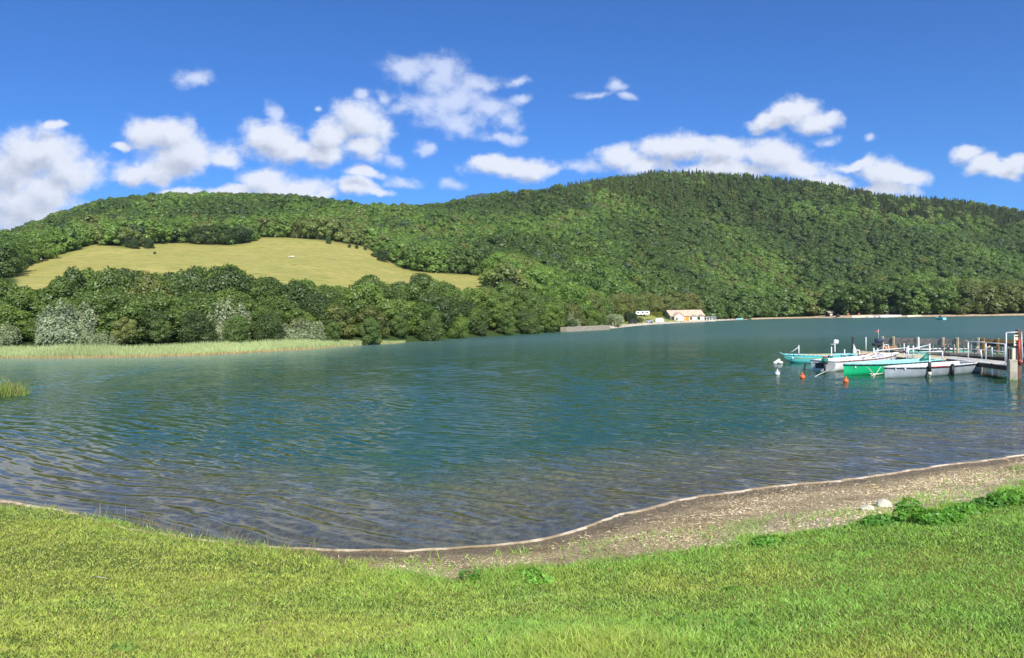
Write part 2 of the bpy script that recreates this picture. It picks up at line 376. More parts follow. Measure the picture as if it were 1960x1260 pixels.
# far blue mountain behind the saddle
th = np.linspace(0, 1, 40); R0 = []
for j, v in enumerate(np.linspace(0, 1, 8)):
    for t in th:
        u = 895 + 75 * t; d = 1560 + 120 * v
        top = 377 - 5 * (1 - abs(t - .5) * 2) ** .8 if v > .9 else 377 - 5 * (1 - abs(t - .5) * 2) ** .8 * v + 230 * (1 - v)
        R0.append(((u - 980) / F * d, d, H + (yh(u) - top) * d / F + 2.5 * rng.random()))
M_mtn = mat('far_mountain', base=(0.035, 0.05, 0.05), rough=1, var=.3, vscale=.01)
link('distant_mountain', mesh_np('distant_mountain', np.array(R0), 4, grid_idx(8, 40), [M_mtn], smooth=True), kind='structure')

# ------------------------------------------------------------------ lake
wu = np.concatenate([np.linspace(-3000, -500, 30, endpoint=False), np.linspace(-500, -60, 50, endpoint=False), np.linspace(-60, 2020, 1000, endpoint=False), np.linspace(2020, 2500, 50, endpoint=False), np.linspace(2500, 6000, 40)])
wd = np.concatenate([np.geomspace(6, 75, 900, endpoint=False), np.geomspace(75, 700, 90)])
wU, wD = np.meshgrid(wu, wd); wX = (wU - 980) / F * wD
nsd = -near_sd(wX, wD); fsd = (d0(wU) - wD)
depth_n = -zprof(-nsd)
# wind waves as real relief: a directional sum of sines, crests running far left to near right
def waves(X, Y, att):
    rw = np.random.default_rng(3); h = np.zeros_like(X); WX = X + 0.9 * (vnoise(X, Y, 3.1, 61) - .5); WY = Y + 0.9 * (vnoise(X, Y, 3.7, 62) - .5)
    gust = 0.55 + 0.9 * vnoise(X, Y, 5.5, 63)
    lams = np.exp(rw.uniform(math.log(.13), math.log(1.0), 90))
    for lam in lams:
        th = math.radians(54) + rw.normal() * math.radians(10); k = 2 * math.pi / lam
        sl = 0.024 * math.exp(-((math.log(lam / .31)) ** 2) / 0.45) + 0.0015
        fade = np.clip(lam / (0.0062 * Y) - 1.2, 0, 1)
        h += sl / k * np.sin(k * (WX * math.cos(th) + WY * math.sin(th)) + rw.random() * 6.28) * fade
    h = h * gust * att
    return h + 0.35 * h * np.abs(h) / 0.015
# sand shelf along the left shore
shelf = np.clip(1 - fsd / 42, 0, 1) * np.clip((1050 - wU) / 750, 0, 1)
def m_water(T, b):
    t = T.t; t.nodes.remove(b)
    pos = T.n('ShaderNodeNewGeometry').outputs['Position']
    dep = T.n('ShaderNodeAttribute', attribute_name='depth').outputs['Fac']
    shf = T.n('ShaderNodeAttribute', attribute_name='shelf').outputs['Fac']
    def rot(v, deg):
        nd = T.n('ShaderNodeVectorRotate', rotation_type='Z_AXIS'); T.put(nd.inputs['Vector'], v); nd.inputs['Angle'].default_value = math.radians(deg); return nd.outputs[0]
    wob = T.vm('MULTIPLY_ADD', T.noise(pos, 0.35, 2, 0.5, col=True), (0.9, 0.9, 0), pos)
    pr = rot(wob, 38)                 # crests run from far left to near right
    w1 = T.noise(T.vm('MULTIPLY', pr, (0.42, 1.9, 1)), 1.05, 3, 0.5)
    w2 = T.noise(T.vm('MULTIPLY', rot(wob, 8), (0.5, 1.7, 1)), 2.2, 3, 0.5)
    w3 = T.noise(T.vm('MULTIPLY', rot(pos, 22), (0.6, 1.5, 1)), 6.5, 2, 0.5)
    big = T.noise(pos, 0.12, 2, 0.5)
    dist_ = T.n('ShaderNodeSeparateXYZ'); T.put(dist_.inputs[0], pos)
    h = T.math('ADD', T.math('MULTIPLY', w1, T.ramp(dist_.outputs[1], 16, 55, 0.004, 0.042)), T.math('MULTIPLY', w2, T.ramp(dist_.outputs[1], 9, 30, 0.006, 0.028)))
    h = T.math('ADD', h, T.math('MULTIPLY', w3, 0.003))
    calm = T.ramp(dep, 0.0, 0.8, 0.28, 1.0)
    h = T.math('MULTIPLY', h, T.math('MULTIPLY', calm, T.ramp(big, 0.3, 0.7, 0.75, 1.15)))
    bp = T.n('ShaderNodeBump'); bp.inputs['Strength'].default_value = 1.0; bp.inputs['Distance'].default_value = 1.0
    T.put(bp.inputs['Height'], h)
    body = T.n('ShaderNodeBsdfDiffuse')
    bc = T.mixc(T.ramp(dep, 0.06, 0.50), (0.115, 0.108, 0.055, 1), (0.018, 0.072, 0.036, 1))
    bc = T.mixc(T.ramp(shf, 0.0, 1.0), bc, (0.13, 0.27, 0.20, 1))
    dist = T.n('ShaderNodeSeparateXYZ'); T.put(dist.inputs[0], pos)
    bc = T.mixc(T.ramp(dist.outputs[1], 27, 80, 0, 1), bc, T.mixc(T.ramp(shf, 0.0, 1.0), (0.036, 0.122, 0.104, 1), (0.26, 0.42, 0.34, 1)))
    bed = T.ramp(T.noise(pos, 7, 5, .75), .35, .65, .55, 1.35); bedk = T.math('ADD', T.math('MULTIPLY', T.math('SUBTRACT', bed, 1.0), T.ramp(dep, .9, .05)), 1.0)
    bcs = T.vm('SCALE', bc); T.put(bcs.node.inputs[3], bedk)
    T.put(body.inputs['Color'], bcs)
    tr = T.n('ShaderNodeBsdfRefraction'); tr.inputs['Color'].default_value = (0.80, 0.80, 0.66, 1); tr.inputs['IOR'].default_value = 1.33; tr.inputs['Roughness'].default_value = 0.0
    tp = T.n('ShaderNodeBsdfTransparent'); tp.inputs['Color'].default_value = (0.90, 0.89, 0.78, 1)
    T.put(tr.inputs['Normal'], bp.outputs[0])
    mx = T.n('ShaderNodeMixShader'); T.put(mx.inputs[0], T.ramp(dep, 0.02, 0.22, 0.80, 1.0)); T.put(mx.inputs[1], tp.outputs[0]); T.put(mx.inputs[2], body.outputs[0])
    gl = T.n('ShaderNodeBsdfGlossy'); T.put(gl.inputs['Roughness'], T.ramp(dist.outputs[1], 14, 90, 0.02, 0.20, False)); T.put(gl.inputs['Normal'], bp.outputs[0])
    fr = T.n('ShaderNodeFresnel'); fr.inputs['IOR'].default_value = 1.33; T.put(fr.inputs['Normal'], bp.outputs[0])
    m2 = T.n('ShaderNodeMixShader'); T.put(m2.inputs[0], T.math('MULTIPLY', fr.outputs[0], T.ramp(dist.outputs[1], 14, 110, 1.0, 0.55, False))); T.put(m2.inputs[1], mx.outputs[0]); T.put(m2.inputs[2], gl.outputs[0])
    t.links.new(m2.outputs[0], t.nodes['Material Output'].inputs[0])
M_water = mat('lake_water', m_water)
dep = np.where(wD < 45, np.where(nsd > 0, depth_n, 0.0), 2.6)
att = np.clip(0.38 + nsd / 6, 0.15, 1.0) * (wD < 75) * (nsd > 0); wZ = waves(wX, wD, np.where(wU > 2020, .5, att) * (nsd > 0)) * np.clip(nsd / .3, 0, 1)
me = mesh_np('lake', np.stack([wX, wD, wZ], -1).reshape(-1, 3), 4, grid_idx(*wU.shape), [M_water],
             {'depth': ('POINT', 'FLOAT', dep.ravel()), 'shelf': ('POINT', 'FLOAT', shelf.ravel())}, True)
link('lake_water', me, kind='structure')

# ------------------------------------------------------------------ trees
def leafcards(c, nrm, size, rg, aspect=0.75):
    """quads centred on c, facing roughly nrm"""
    n = len(c); t = np.cross(nrm, rg.normal(size=(n, 3))); t /= np.linalg.norm(t, axis=1)[:, None] + 1e-9
    b = np.cross(nrm, t)
    s = size[:, None]
    q = np.stack([c - t * s - b * s * aspect * .35, c - b * s * aspect, c + t * s + b * s * aspect * .35, c + b * s * aspect], 1)
    return q
def nz(v): return v / (np.linalg.norm(v, axis=-1, keepdims=True) + 1e-9)
def crown_cards(lobes, nleaf, lsize, seed, rough=0.55, up=0.25, droop=0.0):
    """lobes: (x,y,z,rx,rz); leaf cards over the lobes' outer shells"""
    rg = np.random.default_rng(seed); L = np.array(lobes, float)
    w = L[:, 3] ** 2; w /= w.sum()
    k = rg.choice(len(L), int(nleaf * 1.7), p=w)
    d = nz(rg.normal(size=(len(k), 3))); d[:, 2] = np.abs(d[:, 2]) * np.where(rg.random(len(k)) < 0.72, 1, -1); d = nz(d)
    r = 0.80 + 0.28 * rg.random(len(k)) + 0.10 * np.sin(d[:, 0] * 7 + k) * np.cos(d[:, 2] * 9 + k)
    c = L[k, :3] + d * np.stack([L[k, 3], L[k, 3], L[k, 4]], 1) * r[:, None]
    inside = np.zeros(len(k), bool)
    for j in range(len(L)):
        q = (c - L[j, :3]) / np.array([L[j, 3], L[j, 3], L[j, 4]]); inside |= ((q ** 2).sum(1) < 0.55) & (k != j)
    keep = np.where(~inside | (rg.random(len(k)) < 0.06))[0][:nleaf]
    c = c[keep]; d = d[keep]; k = k[keep]
    n = nz(d * np.array([1, 1, 0.8]) + rg.normal(size=d.shape) * rough + np.array([0, 0, up]))
    s = lsize * (0.6 + 0.8 * rg.random(len(c)))
    return leafcards(c, n, s, rg), 0.5 + 0.5 * (rg.random(len(L))[k] - .5) + 0.6 * (rg.random(len(c)) - .5)
def cards_mesh(name, Q, tint, mats):
    V = Q.reshape(-1, 3); idx = np.arange(len(V))
    return mesh_np(name, V, 4, idx, mats, {'leaf': ('FACE', 'FLOAT', tint)})
def broad_lobes(seed, h, r, n, base=0.16, dome=1.0, spiky=0.0):
    rg = np.random.default_rng(seed); out = []
    for i in range(n):
        f = (i + .5) / n; a = i * 2.39996 + rg.random() * .6
        zc = base + (1 - base) * (0.12 + 0.76 * f)
        env = math.sqrt(max(0.04, 1 - ((zc - 0.48) / 0.56) ** 2)) ** dome
        rr = r * env * (0.42 + 0.46 * rg.random()) * (0.5 if f > .9 else 1)
        lr = r * (0.26 + 0.27 * rg.random()) * (0.75 + .35 * env)
        out.append((rr * math.cos(a), rr * math.sin(a), zc * h - 0.3 * lr, lr, lr * (0.72 + .25 * rg.random() + spiky)))
    out.append((0, 0, h * .80, r * .42, h * .19)); out.append((0, 0, h * .5, r * .62, h * .28))
    return out
def tube(pts, radii, n=6):
    V = []; P_ = [np.array(p, float) for p in pts]
    for i, (p, r) in enumerate(zip(P_, radii)):
        d = nz((P_[min(i + 1, len(P_) - 1)] - P_[max(i - 1, 0)])[None])[0]
        a = np.cross(d, [0.3, 0.9, 0.2] if abs(d[1]) < .9 else [1, 0, 0]); a /= np.linalg.norm(a); b = np.cross(d, a)
        for k in range(n):
            t = 2 * math.pi * k / n; V.append(p + r * (math.cos(t) * a + math.sin(t) * b))
    I = []
    for i in range(len(P_) - 1):
        for k in range(n): I += [i * n + k, i * n + (k + 1) % n, (i + 1) * n + (k + 1) % n, (i + 1) * n + k]
    return np.array(V), np.array(I)
def joinparts(parts):
    V = []; I = []; o = 0
    for v, i in parts: V.append(v); I.append(np.asarray(i) + o); o += len(v)
    return np.concatenate(V), np.concatenate(I)
def trunk_mesh(name, seed, h, r, nb, m, reach=0.8, start=.25):
    rg = np.random.default_rng(seed); ps = []
    lean = rg.normal(size=2) * .03 * h
    pts = [(lean[0] * t * t, lean[1] * t * t, -0.5 + t * h * .8) for t in np.linspace(0, 1, 6)]
    ps.append(tube(pts, [r * 1.5, r, r * .85, r * .65, r * .4, r * .15]))
    for i in range(nb):
        f = start + (0.75 - start) * i / max(1, nb - 1); a = i * 2.4 + rg.random(); z = f * h * .8
        L = h * .3 * reach * (1.1 - .5 * f)
        p0 = np.array([lean[0] * f * f, lean[1] * f * f, z]); d = np.array([math.cos(a), math.sin(a), .75])
        ps.append(tube([p0, p0 + d * L * .4 + [0, 0, .05], p0 + d * L * np.array([.9, .9, 1.15])], [r * .45, r * .28, r * .06], 5))
    V, I = joinparts(ps)
    return mesh_np(name, V, 4, I, [m], smooth=True)

def leafmat(name, src, lo=0.70, hi=1.35, transl=0.38):
    m = bpy.data.materials.new(name); m.use_nodes = True; t = m.node_tree; T = NT(t)
    b = t.nodes['Principled BSDF']; t.nodes.remove(b)
    if src == 'obj': base = T.n('ShaderNodeObjectInfo').outputs['Color']
    else:
        a = T.n('ShaderNodeAttribute', attribute_name='tcol'); a.attribute_type = 'INSTANCER'; base = a.outputs['Color']
    lf = T.n('ShaderNodeAttribute', attribute_name='leaf').outputs['Fac']
    k = T.ramp(lf, 0, 1, lo, hi, smooth=False)
    c = T.vm('SCALE', base); T.put(c.node.inputs[3], k)
    c2 = T.mixc(T.ramp(lf, 0.55, 1.0, 0, 0.35), c, T.vm('MULTIPLY', c, (1.35, 1.12, 0.8)))
    d = T.n('ShaderNodeBsdfDiffuse'); T.put(d.inputs[0], c2)
    tr = T.n('ShaderNodeBsdfTranslucent'); T.put(tr.inputs[0], T.vm('MULTIPLY', c2, (1.25, 1.2, 0.6)))
    gl = T.n('ShaderNodeBsdfGlossy'); gl.inputs['Roughness'].default_value = 0.5; gl.inputs['Color'].default_value = (1, 1, 1, 1)
    m1 = T.n('ShaderNodeMixShader'); m1.inputs[0].default_value = transl; T.put(m1.inputs[1], d.outputs[0]); T.put(m1.inputs[2], tr.outputs[0])
    m2 = T.n('ShaderNodeMixShader'); m2.inputs[0].default_value = 0.035; T.put(m2.inputs[1], m1.outputs[0]); T.put(m2.inputs[2], gl.outputs[0])
    t.links.new(m2.outputs[0], t.nodes['Material Output'].inputs[0])
    return m
M_leaf = leafmat('foliage', 'obj'); M_leafi = leafmat('forest_foliage', 'inst', .84, 1.18)
M_bark = mat('bark', base=(0.13, 0.10, 0.075), rough=.95, var=.5, vscale=6)
M_barkp = mat('pale_bark', base=(0.42, 0.38, 0.32), rough=.9, var=.4, vscale=6)
HB = 8.0
# detailed crowns for the near wood
BR = []
for i in range(7):
    r = [2.7, 3.1, 2.4, 2.9, 3.3, 2.5, 2.8][i]
    Q, tn_ = crown_cards(broad_lobes(10 + i, HB, r, [20, 24, 17, 26, 22, 18, 22][i], base=.05 + .03 * (i % 3)), 9000, 0.140, 100 + i, rough=.45)
    BR.append((cards_mesh('crown', Q, tn_, [M_leaf]), trunk_mesh('trunk', i, HB, .17, 7, M_bark if i % 3 else M_barkp)))
WI = []   # willows: upright plumes, grey green
for i in range(4):
    rg = np.random.default_rng(50 + i); lob = []
    for k in range(15):
        a = k * 2.4; rr = 1.7 * math.sqrt((k + .5) / 15); hz = 5.6 * (1 - .35 * (rr / 1.7) ** 2) * (.45 + .6 * rg.random()); rr *= .8 + .6 * rg.random()
        lob.append((rr * math.cos(a), rr * math.sin(a), hz * .58, .55 + .25 * rg.random(), hz * .42))
        lob.append((rr * 1.15 * math.cos(a), rr * 1.15 * math.sin(a), hz * .35, .62, hz * .3))
    Q, tn_ = crown_cards(lob, 6500, 0.13, 200 + i, rough=.5, up=.3)
    WI.append((cards_mesh('crown', Q, tn_, [M_leaf]), trunk_mesh('trunk', 60 + i, 5.6, .1, 8, M_barkp, 1.0, .1)))
SB = []   # shrubs 2.4 m
for i in range(3):
    rg = np.random.default_rng(70 + i)
    lob = [(1.3 * math.cos(a) * rg.random() ** .5, 1.0 * math.sin(a) * rg.random() ** .5, .7 + .9 * rg.random(), .55 + .3 * rg.random(), .55 + .3 * rg.random()) for a in np.linspace(0, 6.28, 14)]
    Q, tn_ = crown_cards(lob, 3000, 0.10, 300 + i, rough=.8)
    SB.append((cards_mesh('foliage', Q, tn_, [M_leaf]), trunk_mesh('stem', 75 + i, 2.0, .05, 6, M_bark, 1.2, .05)))
def conifer_cards(seed, h, r, n, ls, slim=1.0):
    rg = np.random.default_rng(seed); nl = int(h * 2.2); C = []; N = []; S = []
    for j in range(n):
        f = rg.random() ** 1.35; lay = math.floor(f * nl) / nl + .02
        R = r * (1 - lay) ** .85 * (0.8 + .3 * math.sin(lay * 40 + seed)) + .05
        a = rg.integers(0, 11) * 2 * math.pi / 11 + lay * 9 + rg.normal() * .14; q = rg.random() ** .45
        z = h * (0.08 + .92 * lay) - q * R * .32 + rg.normal() * .05
        C.append((q * R * math.cos(a), q * R * math.sin(a), z)); N.append((math.cos(a) * .55, math.sin(a) * .55, .85)); S.append(ls * (1.1 - .55 * lay))
    C = np.array(C); N = nz(np.array(N) + rg.normal(size=(n, 3)) * .35)
    return leafcards(C, N, np.array(S) * (.7 + .6 * rg.random(n)), rg, .6), rg.random(n)
CO = []
for i in range(3):
    Q, tn_ = conifer_cards(400 + i, HB, 1.75, 3800, .24)
    CO.append((cards_mesh('crown', Q, tn_, [M_leaf]), trunk_mesh('trunk', 80 + i, HB * 1.1, .14, 0, M_bark)))
# light crowns for the distant forest
FB = []
for i in range(6):
    Q, tn_ = crown_cards(broad_lobes(30 + i, HB, [2.9, 3.2, 2.6, 3.0, 3.4, 2.8][i], 11, base=.02), 2000, 0.31, 500 + i, rough=.26, up=.35)
    FB.append(cards_mesh('crown', Q, tn_, [M_leaf]))
FC = []
for i in range(4):
    Q, tn_ = conifer_cards(600 + i, HB, [1.5, 1.8, 1.35, 1.65][i], 800, .42)
    FC.append(cards_mesh('crown', Q, tn_, [M_leaf]))
FT = trunk_mesh('trunk', 99, HB, .16, 0, M_bark)

def make_tree(name, pair, loc, sc_, rz, color, label, cat, group, parts=('crown', 'trunk'), sx=1.0):
    o = empty(name, loc, label, cat, group, rz)
    o.scale = (sc_ * sx, sc_ * sx, sc_)
    for nm, me_ in zip(parts, pair):
        if me_ is None: continue
        c = bpy.data.objects.new(nm, me_); COL.objects.link(c); c.parent = o
        c.color = (*color, 1)
    return o
def ground_far(u, d): return float(zfar(np.array([u]), np.array([d]))[0])
def place(u, d): return ((u - 980) / F * d, d, ground_far(u, d))
DARK = (0.062, 0.112, 0.030); MID = (0.090, 0.160, 0.036); FRESH = (0.125, 0.212, 0.042); OLIVE = (0.135, 0.178, 0.050); BROWNG = (0.140, 0.150, 0.058)
GREY = (0.33, 0.39, 0.22); GREY2 = (0.26, 0.31, 0.16); YELG = (0.19, 0.24, 0.055); BLUEG = (0.075, 0.130, 0.058)
CN = {DARK: 'dark green', MID: 'mid green', FRESH: 'fresh green', OLIVE: 'olive green', BROWNG: 'brownish green', GREY: 'silvery grey', GREY2: 'dull grey green', YELG: 'yellow green', BLUEG: 'bluish green'}
# top outline of the wood behind the reeds (photo pixels)
TOPL = np.array([(-500,560),(-200,560),(0,520),(20,528),(40,545),(70,548),(110,540),(140,512),(220,508),(270,514),(300,522),(350,512),(400,505),(470,506),(490,522),(520,532),(560,528),(600,530),(640,545),(690,546),(700,529),(725,528),(740,540),(765,537),(792,526),(830,522),(850,530),(868,544),(900,545),(936,544),(946,528),(1000,545),(1060,560),(1110,570)], float)
PAL = [DARK, MID, FRESH, MID, MID, FRESH, DARK, MID, MID, FRESH, FRESH, OLIVE, MID, DARK, MID]
cnt = {}
def zone(u):
    for a, n in ((-60, 'left of the frame edge'), (110, 'at the left edge'), (260, 'under the meadow\'s left end'), (420, 'below the meadow hedge'), (560, 'below the middle of the meadow'),
                 (700, 'behind the grey willow bush'), (800, 'at the right end of the reeds'), (940, 'below the meadow\'s narrow tip'), (1090, 'left of the stone quay'), (9999, 'beside the stone quay')):
        if u < a: return n
# 1) lower wood on the left shore, row by row
trees = []
rows = [(6.0, 0.0, .42), (9.5, .5, .60), (13.5, .2, .78), (19, .7, .92), (25, .3, .98), (31, .6, 1.0), (37.5, .1, 1.0), (43, .4, 1.0)]
rt = np.random.default_rng(21)
for ri, (off, ph, ht) in enumerate(rows):
    u = -420 + ph * 50
    while u < 1105:
        dsh = float(d0(u)); d = dsh + off + rt.normal() * .8
        u += (3.7 if ri < 2 else 4.3) * (0.85 + .35 * rt.random()) * F / d
        if u > 1080 and off > 16 or (u > 880 and off > 34): continue
        z = ground_far(u, d)
        top = float(np.interp(u, TOPL[:, 0], TOPL[:, 1])) + rt.normal() * 3 + 3
        ybase = yh(u) - (z - H) * F / d
        hmax = (ybase - top) * d / F
        h = min(hmax, 9.5 * (0.9 + .2 * rt.random())) if ri >= 3 else hmax * ht * (0.85 + .3 * rt.random())
        h = min(max(h, 2.6), 11)
        if hmax < 2.6: continue
        trees.append((u, d, z, h, ri))
LOWER = trees
for (u, d, z, h, ri) in LOWER:
    k = rt.integers(0, len(BR)); col = PAL[rt.integers(0, len(PAL))]
    willow = ri < 2 and (u < 215 and rt.random() < .85 or 395 < u < 450 and ri == 1 or u > 1000 and rt.random() < .15)
    g = 'row of trees right behind the reeds' if ri < 2 else 'middle rows of the left shore wood' if ri < 5 else 'back rows of the left shore wood'
    rw = ('front row' if u < 760 else 'waterline row') if ri < 2 else 'middle row' if ri < 5 else 'rear row'
    v = 0.85 + .3 * rt.random()
    if willow:
        col = GREY if rt.random() < .6 else GREY2
        make_tree('willow_tree', WI[rt.integers(0, 4)], ((u - 980) / F * d, d, z - .1), h / 5.6 * .95, rt.random() * 6.28, [c * v for c in col],
                  f'{CN[col]} feathery willow, {rw}, {zone(u)}', 'willow', g, sx=1.0)
    else:
        nm = ['rounded', 'tall', 'bushy', 'broad', 'spreading', 'slender', 'dense'][k]
        make_tree('broadleaf_tree', BR[k], ((u - 980) / F * d, d, z - .1), h / HB, rt.random() * 6.28, [c * v * q for c, q in zip(col, (1.35, 1.22, 1.1))],
                  f'{CN[col]} {nm} tree, {rw}, {zone(u)}', 'tree', g, sx=max(.85, min(1.05 if ri < 1 else 1.35, 4.6 / (h * .68))))
# landmark willows, conifers and shrubs of the left shore
def lm(pair, u, ytop, off, col, name, cat, label, group=None, hnat=HB, parts=('crown', 'trunk'), sx=1.0, d=None):
    d = d or float(d0(u)) + off; z = ground_far(u, d); yb = yh(u) - (z - H) * F / d
    h = (yb - ytop) * d / F
    return make_tree(name, pair, ((u - 980) / F * d, d, z - .05), h / hnat, rt.random() * 6.28, col, label, cat, group, parts, sx)
lm(WI[0], 420, 572, 7, GREY, 'willow_tree', 'willow', 'tall silvery willow standing among dark trees behind the middle of the reeds', hnat=5.6)
lm(WI[1], 560, 612, 3.5, GREY, 'willow_bush', 'willow', 'wide pale grey willow bush spilling onto the reeds, left one', hnat=5.6, sx=1.5)
lm(WI[2], 592, 605, 3.5, GREY, 'willow_bush', 'willow', 'wide pale grey willow bush spilling onto the reeds, right one', hnat=5.6, sx=1.5)
lm(WI[3], 195, 632, 3.2, GREY, 'willow_bush', 'willow', 'low rounded silvery bush just above the pale reeds near the left edge', hnat=5.6, sx=1.5)
lm(WI[2], 150, 575, 6, (0.30,0.37,0.22), 'willow_tree', 'willow', 'grey willow with two pointed plumes above the left reeds', hnat=5.6)
lm(WI[1], 112, 572, 5, (0.33,0.40,0.25), 'willow_tree', 'willow', 'pale willow with a single pointed top left of the two-plumed willow', hnat=5.6)
for u, yt in ((1010, 540), (1025, 545), (1062, 555)):
    lm(CO[(u // 5) % 3], u, yt, 24, (0.022, 0.040, 0.016), 'spruce_tree', 'spruce', {1010: 'dark conical spruce right of the two white poles, leftmost of the pair', 1025: 'dark conical spruce right of the two white poles, second of the pair', 1062: 'lone dark spruce just right of the small orange roof'}[u], 'dark spruces above the quay')
lm(BR[4], 962, 522, 36, (0.035, 0.045, 0.02), 'broadleaf_tree', 'tree', 'very dark brownish tree at the right tip of the meadow')
for j, (u, yt, c) in enumerate(((985, 628, YELG), (1030, 622, GREY2), (1060, 618, OLIVE), (925, 630, FRESH), (880, 634, YELG), (1075, 612, FRESH), (955, 626, OLIVE))):
    lm(SB[j % 3], u, yt, 2.5, c, 'shrub', 'shrub', f'{CN[c]} waterside shrub, number {j + 1} along the bank' if 0 else f'{CN[c]} shrub leaning over the water ' + ['left of the grey shrubs', 'midway to the quay wall', 'close before the quay wall', 'beside the little sandy beach', 'left of the little sandy beach', 'against the end of the quay wall', 'right of the little sandy beach'][j], 'shrubs along the far bank', hnat=2.4, parts=('foliage', 'stem'), sx=1.3)
lm(SB[1], 1175, 575 + 24, 3.0, GREY, 'willow_bush', 'willow', 'grey green willow bush at the right end of the quay wall', hnat=2.4, parts=('foliage', 'stem'), sx=1.2)
lm(SB[0], 1120, 606, 5, GREY2, 'willow_bush', 'willow', 'grey willow bush behind the stone quay wall', hnat=2.4, parts=('foliage', 'stem'), sx=1.5)
lm(BR[6], 1140, 577, 12, (0.03, 0.055, 0.018), 'broadleaf_tree', 'tree', 'dark round tree above the stone quay, left of the lawn', sx=1.15)
lm(BR[2], 1203, 594, 10, (0.04, 0.07, 0.025), 'broadleaf_tree', 'tree', 'small dark tree on the lawn in front of the white caravan, left one', sx=.9)
lm(BR[5], 1214, 597, 10, (0.05, 0.08, 0.03), 'broadleaf_tree', 'tree', 'small dark tree on the lawn in front of the white caravan, right one', sx=.7)
lm(SB[2], 1224, 606.5, 9, BROWNG, 'shrub', 'shrub', 'little round shrub on the lawn right of the two dark trees', hnat=2.4, parts=('foliage', 'stem'))
# yellow-green plane trees in a row above the boathouse
for j, (u, yt, sx) in enumerate(((1150, 562, 1.2), (1172, 563, 1.2), (1192, 560, 1.2), (1213, 561, 1.2), (1234, 558, 1.2), (1254, 562, 1.2), (1276, 564, 1.2), (1298, 560, 1.25), (1318, 559, 1.3))):
    place_ = ['leftmost, above the dark round tree', 'left of the lawn', 'above the lawn', 'behind the two dark lawn trees', 'behind the white caravan', 'behind the hedge', 'behind the roof ridge', 'above the long roof', 'rightmost, over the roof end'][j]
    lm(BR[[1, 4, 3][j % 3]], u, yt, 0, (0.17 * (1 + .1 * (j % 3)), 0.215 * (1 + .08 * (j % 2)), 0.058), 'plane_tree', 'tree', f'yellow green plane tree in the row above the boathouse, {place_}', 'yellow green trees above the boathouse', d=float(d0(u)) + 48 + 4 * (j % 2), sx=1.25)
# meadow bushes
for j, (u, yt, yb_, sx, c, lab) in enumerate((
    (252, 452, 475, 1.2, DARK, 'dark round bush on the upper meadow, left of the gap'), (262, 458, 477, 1.1, DARK, 'small dark bush on the meadow touching the left one'),
    (278, 455, 474, 1.2, OLIVE, 'olive bush on the upper meadow right of the gap'), (290, 458, 476, 1.2, DARK, 'dark bush on the meadow, rightmost of the small clump'),
    (395, 432, 467, 1.6, DARK, 'big dark tree group bulging into the meadow, left tree'), (428, 428, 468, 1.6, MID, 'big dark tree group bulging into the meadow, middle tree'), (462, 432, 466, 1.6, DARK, 'big dark tree group bulging into the meadow, right tree'),
    (633, 452, 468, .9, MID, 'lone small bush at the top edge of the meadow'), (736, 478, 502, 1.2, DARK, 'dark bush near the right end of the meadow'), (68, 486, 502, 1.0, DARK, 'small dark bush on the left upper rim of the meadow'),
    (722, 480, 494, 1.0, MID, 'smaller bush left of the dark bush at the meadow\'s right end'), (565, 444, 456, 1.0, OLIVE, 'olive bush at the meadow\'s top edge in the middle'),
    (672, 468, 475, 1.3, MID, 'low scrub bush under the upper right rim, leftmost'),
    (686, 470, 477, 1.3, DARK, 'low scrub bush second from left under the upper right rim'),
    (702, 473, 480, 1.3, OLIVE, 'low olive scrub bush in the middle of the rim scrub'),
    (300, 482, 487, 1.3, OLIVE, 'tiny olive scrub below the small dark bush clump'),
    (318, 462, 468, 1.3, MID, 'scrub bush between the small clump and the big tree group'),
    (715, 486, 491, 1.3, DARK, 'tiny dark scrub near the right end of the meadow'))):
    v = ray(u, yb_); ds = np.arange(150, 460, 1.0); zs = H + v[2] / v[1] * ds; us_ = np.full(ds.shape, 980 + F * v[0] / v[1])
    kk = np.argmax(zs < zfar(us_, ds)); d = float(ds[kk]) if kk else 320.0
    z = ground_far(u, d); h = (yb_ - yt) * d / F
    make_tree('meadow_bush', (BR[j % 7][0],), ((u - 980) / F * d, d, z - h * .08), h / HB * 1.1, j * 1.3, c, lab, 'bush', 'bushes on the meadow', ('crown',), sx)

# 2) forest over the hill: the largest ones as trees, the rest one mass of instances
sp = 4.5
X_, Y_ = np.meshgrid(np.arange(-640, 1250, sp), np.arange(95, 900, sp))
X_ = X_ + rt.uniform(-.45, .45, X_.shape) * sp; Y_ = Y_ + rt.uniform(-.45, .45, Y_.shape) * sp
X_ = X_.ravel(); Y_ = Y_.ravel(); U_ = 980 + F * X_ / Y_
m = (U_ > -420) & (U_ < 2500)
X_, Y_, U_ = X_[m], Y_[m], U_[m]
D_, Z_ = far_nodes(U_)
Zg = zfar(U_, Y_); PY = yh(U_) - (Zg - H) * F / Y_
dsh = d0(U_)
bare = clearf(U_, Y_)
m = (Y_ > np.where(U_ < 1090, D_[5] - (U_ > 820) * 12, dsh + 5)) & (Y_ < D_[8] + 45) & ~(inpoly(U_, PY, MEADOW) & (Y_ > 115) & (Y_ < 480)) & ~bare[0] & ~bare[1]
m &= ~((U_ < 950) & (Y_ < 235 - 60 * (U_ < 700)) & (Y_ > 100))          # keep the hidden meadow foot open
m &= ~((U_ > 1135) & (U_ < 1345) & (Y_ < dsh + 56))   # room for the plane trees
X_, Y_, U_, Zg, PY, dsh = X_[m], Y_[m], U_[m], Zg[m], PY[m], dsh[m]
N_ = len(X_); rf = np.random.default_rng(5)
ridge = far_nodes(U_)[0][8]
up = np.clip((Y_ - dsh) / (ridge - dsh), 0, 1)
